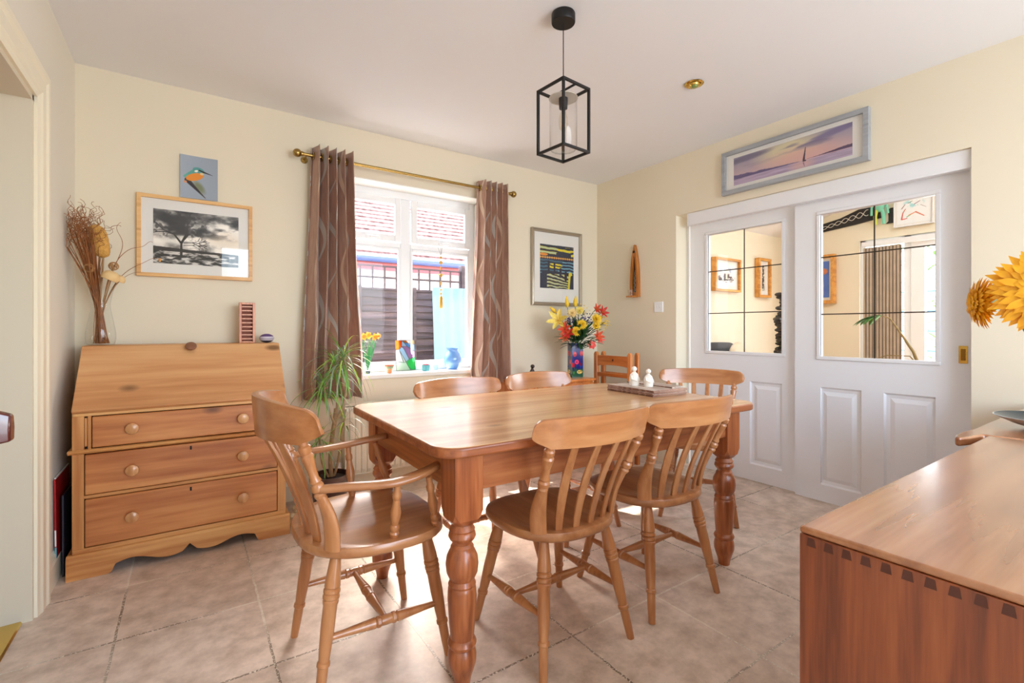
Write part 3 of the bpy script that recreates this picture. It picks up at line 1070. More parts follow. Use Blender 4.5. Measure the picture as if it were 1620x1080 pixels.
def picture(name, label, cat, loc, w, h, fw, d, fmat, aw, ah, fn, nx, ny, frame='xz', prof=None, mat=None, glass=True, aoff=(0, 0), group=None):
    t = thing(name, label, cat, loc, group=group)
    frame_bars(MB(), w, h, fw, d, prof, frame).build('frame', fmat, t, bev=0.0015)
    iw, ih = w - 2 * fw + 0.004, h - 2 * fw + 0.004
    b = MB()
    if frame == 'xz':
        b.box(-iw / 2, iw / 2, -d * 0.45, -0.002, -ih / 2, ih / 2)
    else:
        b.box(-d * 0.45, -0.002, -iw / 2, iw / 2, -ih / 2, ih / 2)
    b.build('mount', mat or M['paper'], t, smooth=False)
    o_ = d * 0.45 + 0.0012
    art_mesh('print', t, aw, ah, fn, nx, ny, frame=frame, off=(aoff[0], -o_, aoff[1]) if frame == 'xz' else (-o_, -aoff[0], aoff[1]))
    if glass:
        g = MB()
        q = d * 0.7
        if frame == 'xz':
            g.add([(-iw / 2, -q, -ih / 2), (iw / 2, -q, -ih / 2), (iw / 2, -q, ih / 2), (-iw / 2, -q, ih / 2)], [(0, 1, 2, 3)])
        else:
            g.add([(-q, iw / 2, -ih / 2), (-q, -iw / 2, -ih / 2), (-q, -iw / 2, ih / 2), (-q, iw / 2, ih / 2)], [(0, 1, 2, 3)])
        g.build('glazing', M['pane2'], t, smooth=False)
    return t


picture('framed_picture', 'wide light wood frame with a black and white tree photograph', 'picture', (0.042, YB - 0.002, 1.619), 0.558, 0.455, 0.02, 0.024, M['oakframe'], 0.412, 0.303, img_tree, 320, 236)
kp = thing('bird_card', 'unframed curled card of a kingfisher on grey above the tree picture', 'photo card', (0.05, YB - 0.012, 1.975))
art_mesh('print', kp, 0.182, 0.245, img_kingfisher, 130, 170, frame='xz', curve=0.004)
MB().grid(lambda u, v: ((u - 0.5) * 0.182, 0.0006 - 0.004 * (2 * u - 1) ** 2, (v - 0.5) * 0.245), 10, 2).build('card_back', M['paper'], kp)
M['silver'] = plain('brushed_champagne_frame', srgb(176, 164, 146), 0.35, metal=0.6)
picture('framed_picture', 'champagne framed navy and yellow harbour linocut above the bouquet', 'picture', (2.732, YB - 0.002, 1.643), 0.575, 0.672, 0.03, 0.03, M['silver'], 0.388, 0.386, img_harbour, 210, 250,
        prof=[(0, 0), (0, 0.03), (0.008, 0.034), (0.018, 0.024), (0.024, 0.027), (0.03, 0.018), (0.03, 0.0)], aoff=(0.0, 0.01))
M['greyframe'] = wood('grey_painted_frame', srgb(158, 162, 166), srgb(146, 150, 154), srgb(168, 172, 176), 'y', 0.5, 0, knots=0)
picture('framed_picture', 'long grey framed panorama of a sailing boat above the sliding doors', 'picture', (XR - 0.002, 1.556, 2.218), 0.905, 0.305, 0.028, 0.036, M['greyframe'], 0.735, 0.195, img_sea, 420, 120, frame='yz')


# pictures of the room beyond
def img_sketch(U, V):
    img = np.ones(U.shape + (3,)) * C3(238, 236, 236)
    img = lay(img, (ell(U, V, (0.5, 0.72), 0.36, 0.14, 1, soft=0.5)) * (fbm(U, V, (5, 5), 61) > 0.45), C3(176, 190, 214))
    img = lay(img, (ell(U, V, (0.5, 0.36), 0.42, 0.2, 1, soft=0.4)) * (fbm(U, V, (9, 9), 62) > 0.5), C3(88, 62, 60))
    img = lay(img, seg_mask(U, V, (0.5, 0.3), (0.55, 0.85), 0.05, 0.02, 1), C3(244, 236, 220))
    img = lay(img, seg_mask(U, V, (0.1, 0.26), (0.9, 0.30), 0.03, 0.02, 1), C3(58, 50, 56))
    return img


def img_totem(U, V):
    img = np.ones(U.shape + (3,)) * C3(226, 220, 206)
    img = lay(img, seg_mask(U, V, (0.5, 0.1), (0.5, 0.92), 0.11, 0.08, 0.5) * (fbm(U, V, (8, 16), 64) > 0.4), C3(56, 40, 34))
    return img


def img_orange(U, V):
    img = np.ones(U.shape + (3,)) * C3(56, 104, 196)
    img = lay(img, ((V < 0.5) & (V > 0.06) & (U > 0.1) & (U < 0.62)) * 1.0, C3(228, 88, 34))
    img = lay(img, ell(U, V, (0.5, 0.72), 0.2, 0.09, 0.5, soft=0.3), C3(206, 110, 60))
    return img


def img_abstract(U, V):
    img = np.ones(U.shape + (3,)) * C3(240, 242, 242)
    img = lay(img, (ell(U, V, (0.5, 0.8), 0.28, 0.16, 1, soft=0.5)) * (fbm(U, V, (6, 6), 66) > 0.5), C3(160, 216, 218))
    for a, b_, w, c in (((0.14, 0.62), (0.24, 0.78), 0.016, (130, 90, 90)), ((0.14, 0.2), (0.18, 0.45), 0.022, (206, 60, 40)), ((0.18, 0.45), (0.26, 0.6), 0.016, (186, 70, 50)),
                        ((0.14, 0.18), (0.3, 0.2), 0.02, (214, 50, 40)), ((0.36, 0.32), (0.56, 0.42), 0.02, (226, 120, 50)), ((0.56, 0.42), (0.8, 0.22), 0.022, (214, 90, 50)),
                        ((0.34, 0.82), (0.46, 0.88), 0.014, (110, 120, 70)), ((0.52, 0.74), (0.68, 0.84), 0.014, (120, 70, 110)), ((0.7, 0.68), (0.86, 0.56), 0.006, (110, 60, 50)), ((0.3, 0.26), (0.4, 0.32), 0.02, (120, 190, 150))):
        img = lay(img, seg_mask(U, V, a, b_, w, w * 0.7, 1), C3(*c))
    return img


M['oak2'] = wood('golden_oak_frame', srgb(214, 150, 62), srgb(188, 122, 44), srgb(226, 168, 84), 'x', 0.4, 0.2, knots=0)
picture('framed_picture', 'deep golden oak frame with a boat sketch, left one beyond the left door', 'picture', (6.045, 3.748, 1.83), 0.60, 0.45, 0.03, 0.07, M['oak2'], 0.43, 0.29, img_sketch, 70, 50)
picture('framed_picture', 'narrow golden oak frame with a dark figure, beyond the left door', 'picture', (6.985, 3.748, 1.845), 0.34, 0.57, 0.035, 0.07, M['oak2'], 0.16, 0.38, img_totem, 40, 80)
picture('framed_picture', 'oak framed blue and orange picture seen at the right door edge', 'picture', (fx - 0.002, 3.17, 1.81), 0.34, 0.70, 0.05, 0.07, M['oak2'], 0.18, 0.52, img_orange, 50, 90, frame='yz')
picture('framed_picture', 'white framed abstract with red and teal strokes above the patio door', 'picture', (fx - 0.002, 2.125, 2.60), 0.40, 0.39, 0.012, 0.05, M['white'], 0.34, 0.31, img_abstract, 90, 90, frame='yz')

# black carved board, green hanging toy, small black silhouette on the far wall
cbd = thing('carved_board', 'long black carved board with pale swirls on the far wall', 'wall carving', (fx - 0.004, 2.83, 2.55))
MB().prism([(0.40, -0.06), (0.40, 0.05), (0.12, 0.10), (-0.16, 0.20), (-0.34, 0.24), (-0.36, 0.02), (-0.05, -0.02)], 'x', -0.02, 0.0).build('board', M['black'], cbd, bev=0.003)
sw = MB()
for k in range(2):
    pts = []
    for i in range(60):
        s_ = i / 59
        y = 0.36 - 0.58 * s_
        pts.append((-0.0215, y, -0.01 + 0.13 * s_ + (0.018 + 0.022 * s_) * math.sin(s_ * 21 + k * PI)))
    sw.tube(pts, 0.0045, 5)
sw.build('swirl_inlay', plain('pale_inlay', srgb(214, 208, 196), 0.5), cbd)
tg = thing('hanging_toy', 'pale green long limbed toy hanging over the black board', 'toy', (fx - 0.05, 2.475, 2.67))
grn, grn2 = plain('mint_felt', srgb(126, 204, 176), 0.8), plain('lime_felt', srgb(206, 214, 96), 0.8)
MB().sphere((0, 0, 0.06), 0.03, 0.06, 0.09).build('body', grn, tg)
for s_, m_ in ((-1, grn), (1, grn2)):
    MB().tube([(0, s_ * 0.03, 0.0), (-0.012, s_ * 0.045, -0.08), (0, s_ * 0.045, -0.19)], [0.018, 0.022, 0.02], 8).build('leg', m_, tg)
    MB().tube([(0, s_ * 0.05, 0.11), (-0.01, s_ * 0.085, 0.04), (0, s_ * 0.09, -0.06)], [0.014, 0.013, 0.015], 8).build('arm', grn, tg)
bk = MB().prism([(-0.08, -0.08), (0.10, -0.08), (0.07, -0.05), (0.07, 0.02), (0.08, 0.10), (0.05, 0.12), (-0.03, 0.12), (-0.04, 0.10), (0.0, 0.05), (-0.03, -0.05)], 'x', -0.016, -0.002).build('wall_silhouette', M['black'], None, bev=0.002)
bk.location = (fx, 2.32, 2.56)
tag(bk, 'small black cut out silhouette right of the green toy', 'wall ornament')

# carved sculpture, sofa and tall plant of the room beyond
cs = MB()
rg = random.Random(5)
for i in range(46):
    z = 0.03 + i * 0.033
    cs.sphere((rg.uniform(-0.04, 0.04), rg.uniform(-0.04, 0.04), z), rg.uniform(0.04, 0.075), rg.uniform(0.04, 0.075), rg.uniform(0.02, 0.035), 8, 5)
o = cs.build('carved_sculpture', plain('blackened_carving', srgb(48, 38, 32), 0.5, bump=0.4, bscale=50), None)
o.location = (5.93, 2.93, 0.0)
tag(o, 'tall dark knobbly carved figure seen at the left door edge', 'sculpture')
sf = thing('sofa', 'dark grey sofa low behind the left door glass', 'sofa', (5.12, 3.1, 0))
sofam = plain('charcoal_upholstery', srgb(62, 60, 64), 0.85, bump=0.1)
MB().box(-0.95, 0.55, 0.25, 0.5, 0.1, 0.93).build('backrest', sofam, sf, bev=0.06, seg=4)
MB().box(-0.95, 0.55, -0.4, 0.25, 0.1, 0.44).build('seat', sofam, sf, bev=0.05, seg=4)
for x in (-1.12, 0.55):
    MB().box(x, x + 0.17, -0.4, 0.5, 0.1, 0.6).build('armrest', sofam, sf, bev=0.05, seg=4)
for x in (-1.0, 0.6):
    for y in (-0.32, 0.42):
        MB().turn((x, y, 0.1), (x, y, 0), [(0, 0.03), (1, 0.02)], 10).build('foot', M['black'], sf)
c_ = MB().sphere((0, 0, 0), 0.18, 0.07, 0.20, 16, 10).build('cushion', plain('cream_cushion', srgb(222, 206, 180), 0.8), None)
c_.location = (5.50, 3.235, 0.74)
tag(c_, 'cream cushion on the dark sofa behind the left door', 'cushion')

leafm = plain('green_leaf', srgb(70, 120, 52), 0.45, var=0.25, vscale=20)
leafd = plain('dark_green_leaf', srgb(52, 92, 48), 0.45, var=0.2, vscale=20)
stemm = plain('brown_green_stem', srgb(140, 118, 70), 0.6)


def blade(mb, base, d, up, L, w, fold=0.15, bend=0.35, n=8, mi=0, tipw=0.0):
    """leaf blade: from base along d, bending by gravity; width w"""
    d = Vector(d).normalized()
    up = Vector(up)
    side = d.cross(up)
    if side.length < 1e-4:
        side = d.cross(Vector((1, 0, 0)))
    side.normalize()
    rows = []
    p = Vector(base)
    for i in range(n + 1):
        t = i / n
        wd = w * (math.sin(PI * min(1, 0.12 + 0.88 * t)) ** 0.7 if t < 1 else 0.0) + tipw
        nrm = side.cross(d).normalized()
        rows.append((p - side * wd / 2 + nrm * wd * fold, p.copy(), p + side * wd / 2 + nrm * wd * fold))
        d = (d + Vector((0, 0, -bend / n))).normalized()
        p = p + d * (L / n)
    vs_ = [q for r in rows for q in r]
    fs_ = []
    for i in range(n):
        a = i * 3
        fs_ += [(a, a + 1, a + 4, a + 3), (a + 1, a + 2, a + 5, a + 4)]
    mb.add(vs_, fs_, mi)


# monstera in a pot beyond the right door
mp_ = thing('monstera_plant', 'tall potted plant with one drooping leaf before the patio door', 'potted plant', (6.55, 1.72, 0))
MB().lathe([(0.14, 0.0), (0.19, 0.05), (0.2, 0.36), (0.215, 0.4), (0.19, 0.4), (0.18, 0.36)]).build('pot', plain('white_pot', srgb(225, 222, 214), 0.4), mp_)
pts = [(0, 0, 0.36), (0.0, 0.04, 0.6), (0.0, 0.12, 0.85), (0.0, 0.26, 1.1), (0, 0.33, 1.22), (0, 0.42, 1.25)]
MB().tube(pts, [0.022, 0.02, 0.016, 0.010, 0.007, 0.004], 8).build('stem', stemm, mp_)
MB().tube([(0, 0, 0.6), (0, 0.15, 0.80), (0, 0.36, 0.80), (0, 0.50, 0.74)], [0.008, 0.007, 0.005, 0.003], 6).build('stem', stemm, mp_)
lf = MB()
for a in (-1.3, -0.9, -0.5, -0.1, 0.4, 0.8, 1.2):
    blade(lf, (0, 0.42, 1.25), (math.sin(a) * 0.5 - 0.1, math.cos(a), -0.05), (0, 0, 1), 0.24 + 0.05 * math.cos(a), 0.085, bend=0.7)
lf.build('leaf', leafm, mp_, solid=0.001)
lf = MB()
for a in (-1.2, -0.6, 0, 0.6, 1.2, 2.2, 3.2):
    blade(lf, (0, 0.02, 0.58), (math.sin(a) - 0.2, math.cos(a) * 0.7, 0.6), (0, 0, 1), 0.2, 0.07, bend=0.8)
lf.build('leaf', leafm, mp_, solid=0.001)

# ---------------------------------------------------------------- outdoors
M['pave'] = plain('pale_paving', srgb(200, 192, 180), 0.9, var=0.1)
struct('ground_side', MB().box(-6, 9, YB + 0.32, 14, -0.35, -0.15), M['pave'], 'pale paved side passage outside the window', 'ground', smooth=False)
struct('ground_garden', MB().box(7.85, 16, -6, 6, -0.2, -0.02), M['pave'], 'pale garden paving beyond the patio door', 'ground', smooth=False)
M['fence'] = wood('weathered_fence', srgb(60, 48, 54), srgb(36, 28, 34), srgb(84, 70, 74), 'x', 0.8, 0, freq=6, knots=0.3, bump=0.6)
GY = 5.4
fxs = [(-0.9, 0.93), (1.03, 2.86), (2.96, 4.79)]
fence = thing('garden_fence', 'dark waney board fence with square trellis on top outside the window', 'fence', (0, GY, -0.15))
for k, (a, b_) in enumerate(fxs):
    w = b_ - a
    m = MB()
    z = 0.0
    rgf = random.Random(20 + k)
    nb = 21
    for i in range(nb):
        z0 = 0.02 + i * 0.0795
        n = 26
        lo = [z0 + 0.008 * math.sin(i * 3 + j * 0.5) + rgf.uniform(-.003, .003) for j in range(n)]
        vs_ = []
        for j in range(n):
            x = -w / 2 + w * j / (n - 1)
            vs_ += [(x, -0.030, lo[j]), (x, -0.006, z0 + 0.100), (x, 0.0, z0 + 0.100), (x, -0.02, lo[j])]
        fs_ = []
        for j in range(n - 1):
            a0 = j * 4
            for q in range(4):
                fs_.append((a0 + q, a0 + 4 + q, a0 + 4 + (q + 1) % 4, a0 + (q + 1) % 4))
        m.add(vs_, fs_)
    t = m.build('fence_panel', M['fence'], fence, smooth=False)
    t.location = ((a + b_) / 2, 0, 0)
    m = MB()
    for x in (-w / 2 + 0.02, -w / 6 - 0.06, w / 6 - 0.02, w / 2 - 0.02):
        m.box(x - 0.02, x + 0.02, -0.055, -0.03, 0, 1.74)
    m.build('battens', M['fence'], t, smooth=False)
    m = MB()
    nx_ = 13
    for i in range(nx_ + 1):
        x = -w / 2 + w * i / nx_
        m.box(x - 0.009, x + 0.009, -0.02, -0.008, 1.70, 1.98)
    for z in (1.71, 1.84, 1.97):
        m.box(-w / 2, w / 2, -0.03, -0.018, z - 0.011, z + 0.011)
    m.build('trellis', M['fence'], t, smooth=False)
for k, x in enumerate((0.98, 2.91, 4.84)):
    MB().box(x - 0.045, x + 0.045, -0.045, 0.045, 0, 2.05).build('fence_post', M['fence'], fence, bev=0.004)
# pale sheeting leaning on the fence, blue barrel
sh = MB().grid(lambda u, v: (2.36 + 0.62 * u, 5.02 + 0.012 * math.sin(u * 30) + 0.12 * (v), -0.15 + 1.74 * v), 40, 6).build('plastic_sheet', plain('pale_blue_sheeting', srgb(98, 124, 132), 0.5, spec=0.2), None, solid=0.004)
tag(sh, 'pale blue ribbed plastic sheet leaning on the fence outside', 'plastic sheet')
br_ = MB().lathe([(0.25, 0), (0.28, 0.05), (0.29, 0.4), (0.28, 0.75), (0.25, 0.78)]).build('water_butt', plain('blue_plastic', srgb(60, 96, 170), 0.4), None)
br_.location = (2.62, 4.6, -0.15)
tag(br_, 'blue plastic tub outside in front of the fence', 'tub')

nh = thing('neighbour_house', 'neighbouring house with white wall and tiled roof beyond the fence', 'house', (3.0, 8.4, -0.15))
MB().box(-7, 7, 0, 4, 0, 2.55).build('wall', plain('white_render', srgb(236, 232, 226), 0.8, bump=0.1, bscale=40), nh, smooth=False)
rf = MB()
n = 26
for i in range(n):
    y0 = -0.35 + i * 0.135
    z0 = 2.47 + i * 0.105
    rf.add([(-7.3, y0, z0), (7.3, y0, z0), (7.3, y0 + 0.17, z0 + 0.110), (-7.3, y0 + 0.17, z0 + 0.110), (-7.3, y0, z0 + 0.028), (7.3, y0, z0 + 0.028), (7.3, y0 + 0.17, z0 + 0.13), (-7.3, y0 + 0.17, z0 + 0.13)],
           [(0, 3, 2, 1), (4, 5, 6, 7), (0, 1, 5, 4), (1, 2, 6, 5), (2, 3, 7, 6), (3, 0, 4, 7)])
m_, nt, b = newmat('clay_roof_tiles')
tc = nt.nodes.new('ShaderNodeTexCoord')
mpn = nt.nodes.new('ShaderNodeMapping')
mpn.inputs['Scale'].default_value = (6, 3, 3)
nn = nt.nodes.new('ShaderNodeTexNoise')
nn.inputs['Scale'].default_value = 2.0
nn.inputs['Detail'].default_value = 5
rr_ = nt.nodes.new('ShaderNodeValToRGB')
rr_.color_ramp.elements[0].position = 0.35
rr_.color_ramp.elements[0].color = srgb(84, 48, 42)
rr_.color_ramp.elements[1].position = 0.65
rr_.color_ramp.elements[1].color = srgb(138, 104, 96)
nt.links.new(tc.outputs['Object'], mpn.inputs[0])
nt.links.new(mpn.outputs[0], nn.inputs['Vector'])
nt.links.new(nn.outputs[0], rr_.inputs[0])
nt.links.new(rr_.outputs[0], b.inputs['Base Color'])
b.inputs['Roughness'].default_value = 0.8
rf.build('roof', m_, nh, smooth=False)
MB().tube([(-7.3, -0.42, 2.44), (7.3, -0.42, 2.44)], 0.055, 10).build('gutter', plain('blue_grey_gutter', srgb(70, 84, 130), 0.4), nh)
MB().box(-7.3, 7.3, -0.36, -0.33, 2.26, 2.42).build('fascia', plain('red_brown_fascia', srgb(150, 70, 76), 0.5), nh, smooth=False)

# garden behind the patio door
hd_ = MB()
rgh = random.Random(11)
for i in range(2600):
    y = rgh.uniform(-3.5, 3.5)
    z = rgh.uniform(0, 2.6)
    x = 9.6 + rgh.uniform(-0.25, 0.5)
    a, e = rgh.uniform(0, 2 * PI), rgh.uniform(-0.5, 0.8)
    d = Vector((math.cos(a) * math.cos(e), math.sin(a) * math.cos(e), math.sin(e)))
    blade(hd_, (x, y, z), d, (0, 0, 1), rgh.uniform(0.08, 0.2), 0.07, n=2)
o = hd_.build('hedge', plain('hedge_leaves', srgb(96, 136, 66), 0.6, var=0.3, vscale=12), None)
tag(o, 'leafy green hedge outside the far patio door', 'hedge', kind='stuff')
bt = MB()
for i in range(9):
    bt.box(9.2, 9.22, 0.4 + i * 0.3, 0.43 + i * 0.3, 0, 1.7)
for i in range(6):
    bt.box(9.18, 9.2, 0.3, 3.0, 0.15 + i * 0.3, 0.18 + i * 0.3)
o = bt.build('garden_trellis', plain('blue_painted_wood', srgb(76, 118, 158), 0.6), None, smooth=False)
tag(o, 'blue painted garden trellis outside the far patio door', 'trellis')

# ---------------------------------------------------------------- dining table
TX0, TX1, TY0, TY1, TZ = 0.588, 2.200, 1.190, 2.170, 0.76
tb = thing('dining_table', 'long waxed pine farmhouse table with turned legs', 'dining table', ((TX0 + TX1) / 2, (TY0 + TY1) / 2, 0), rotz=R(-0.8))
hx, hy_ = (TX1 - TX0) / 2, (TY1 - TY0) / 2


def rrect(hx, hy, r, n=8):
    pts = []
    for cx_, cy_, a0 in ((hx - r, hy - r, 0), (-hx + r, hy - r, 90), (-hx + r, -hy + r, 180), (hx - r, -hy + r, 270)):
        for i in range(n + 1):
            a = R(a0 + 90 * i / n)
            pts.append((cx_ + r * math.cos(a), cy_ + r * math.sin(a)))
    return pts


m = MB().prism(rrect(hx, hy_, 0.085), 'z', TZ - 0.032, TZ)
m.m = [1] * (len(m.m) - 2) + [1, 0]
m.build('tabletop', [M['top'], M['apron']], tb, bev=0.007, seg=3)
ap = MB()
ix, iy = hx - 0.080, hy_ - 0.070
MB().box(-ix, ix, -iy, -iy + 0.022, 0.605, TZ - 0.033).build('apron_rail', M['apron'], tb, bev=0.002)
MB().box(-ix, ix, iy - 0.022, iy, 0.605, TZ - 0.033).build('apron_rail', M['apron'], tb, bev=0.002)
M['aprony'] = wood('stained_pine_end', srgb(176, 108, 58), srgb(136, 74, 34), srgb(196, 130, 74), 'y', 0.38, 0.3, freq=7, knots=0.3, kscale=6)
for sx in (-1, 1):
    MB().box(sx * ix, sx * (ix - 0.022), -iy + 0.023, iy - 0.023, 0.605, TZ - 0.033).build('apron_rail', M['aprony'], tb, bev=0.002)
LP = [(0.5, 0.030), (0.49, 0.036), (0.483, 0.040), (0.477, 0.037), (0.472, 0.041), (0.462, 0.043), (0.452, 0.038), (0.446, 0.031), (0.438, 0.030), (0.430, 0.036), (0.424, 0.036),
      (0.415, 0.041), (0.40, 0.048), (0.375, 0.051), (0.35, 0.048), (0.335, 0.041), (0.328, 0.037), (0.322, 0.040), (0.315, 0.043), (0.308, 0.040), (0.303, 0.043), (0.295, 0.044), (0.27, 0.045), (0.20, 0.041),
      (0.155, 0.037), (0.148, 0.036), (0.143, 0.041), (0.134, 0.045), (0.125, 0.043), (0.119, 0.037), (0.112, 0.041), (0.095, 0.0445), (0.075, 0.044), (0.055, 0.038), (0.025, 0.028), (0.0, 0.024)]
for sx in (-1, 1):
    for sy in (-1, 1):
        lx, ly = sx * (ix - 0.038), sy * (iy - 0.038)
        m = MB()
        # square block with its corners cut away below
        q = 0.048
        sq = [(q, q), (-q, q), (-q, -q), (q, -q)]
        oc = lambda s_, c: [(s_ * a - (c if a > 0 else -c) * k1, s_ * b - (c if b > 0 else -c) * k2) for a, b in sq for k1, k2 in ((1, 0), (0, 1))]
        def octa(s_, c):
            p = []
            for (a, b, o1, o2) in ((1, 1, (0, -1), (-1, 0)), (-1, 1, (1, 0), (0, -1)), (-1, -1, (0, 1), (1, 0)), (1, -1, (-1, 0), (0, 1))):
                p.append((a * s_ + o1[0] * c, b * s_ + o1[1] * c))
                p.append((a * s_ + o2[0] * c, b * s_ + o2[1] * c))
            return p
        rr = []
        for z, s_, c in ((TZ - 0.034, q, 0.001), (0.545, q, 0.001), (0.52, q, 0.016), (0.505, 0.038, 0.022), (0.498, 0.03, 0.018)):
            rr.append([(lx + a, ly + b, z) for a, b in octa(s_, c)])
        m.rings(rr)
        m.lathe([(r, z) for z, r in LP], (lx, ly, 0), 28)
        m.build('leg', M['leg'], tb, ang=32)

# ---------------------------------------------------------------- chairs
LEGP = [(0, .014), (.08, .0175), (.2, .0225), (.235, .0232), (.243, .0205), (.252, .0245), (.272, .0245), (.280, .0205), (.290, .0245), (.310, .0245), (.318, .0205), (.328, .0235), (.346, .0225), (.355, .0205),
        (.5, .0205), (.65, .0175), (.715, .0155), (.722, .0188), (.745, .0192), (.752, .0155), (.88, .0145), (1, .0125)]
STRP = [(0, .0085), (.15, .0105), (.36, .0155), (.40, .0165), (.41, .0135), (.42, .017), (.445, .017), (.455, .0145), (.5, .0155), (.545, .0145), (.555, .017), (.58, .017), (.59, .0135), (.60, .0165), (.64, .0155), (.85, .0105), (1, .0085)]


def crest_mesh(hw, zt, zb, yc, curve, arch, th_=0.022, lean=0.012, n=44):
    """curved top rail with scrolled ends; local front is +y"""
    m = MB()
    rr = []
    for i in range(n + 1):
        s_ = -1 + 2 * i / n
        s_ = math.copysign(1 - (1 - abs(s_)) ** 1.25, s_)
        x = s_ * hw
        y = yc + curve * s_ * s_
        e = max(0.0, (abs(s_) - 0.86) / 0.14)
        top = zt + arch * (1 - s_ * s_) - (zt - zb) * 0.42 * (1 - math.sqrt(max(0, 1 - e * e)))
        e2 = max(0.0, (abs(s_) - 0.80) / 0.20)
        bot = zb + (zt - zb) * (0.30 * math.sin(min(1, e2) * PI) * 0.35 + 0.34 * e2 ** 3)
        if top - bot < 0.012:
            bot = top - 0.012
        t_ = th_ * (1 - 0.35 * e)
        mid = (top + bot) / 2
        ln_ = lean
        tx_, ty_ = 1.0, 2 * curve * s_ / hw
        L_ = math.hypot(tx_, ty_)
        nx_, ny_ = -ty_ / L_, tx_ / L_
        P_ = lambda o, z: (x + nx_ * o, y + ny_ * o, z)
        rr.append([P_(-t_ * 0.5, bot), P_(t_ * 0.5, bot + 0.001), P_(t_ * 0.45 - ln_ * 0.5, mid), P_(t_ * 0.32 - ln_, top - 0.003), P_(-ln_, top), P_(-t_ * 0.4 - ln_, top - 0.004), P_(-t_ * 0.5 - ln_ * 0.5, mid)])
    m.rings(rr)
    return m


def seat_outline(hw, y0, y1, n=40):
    """squarish Windsor seat: broad rounded front, D-shaped back"""
    pts = []
    for i in range(n):
        a = 2 * PI * i / n
        c, s_ = math.cos(a), math.sin(a)
        ex = 0.62 if s_ > 0 else 0.72
        x = hw * math.copysign(abs(c) ** ex, c)
        y = math.copysign(abs(s_) ** (0.62 if s_ > 0 else 0.78), s_)
        if s_ <= 0:
            x *= 1 - 0.10 * abs(s_)
        pts.append((x, (y0 + y1) / 2 + y * (y1 - y0) / 2))
    return pts


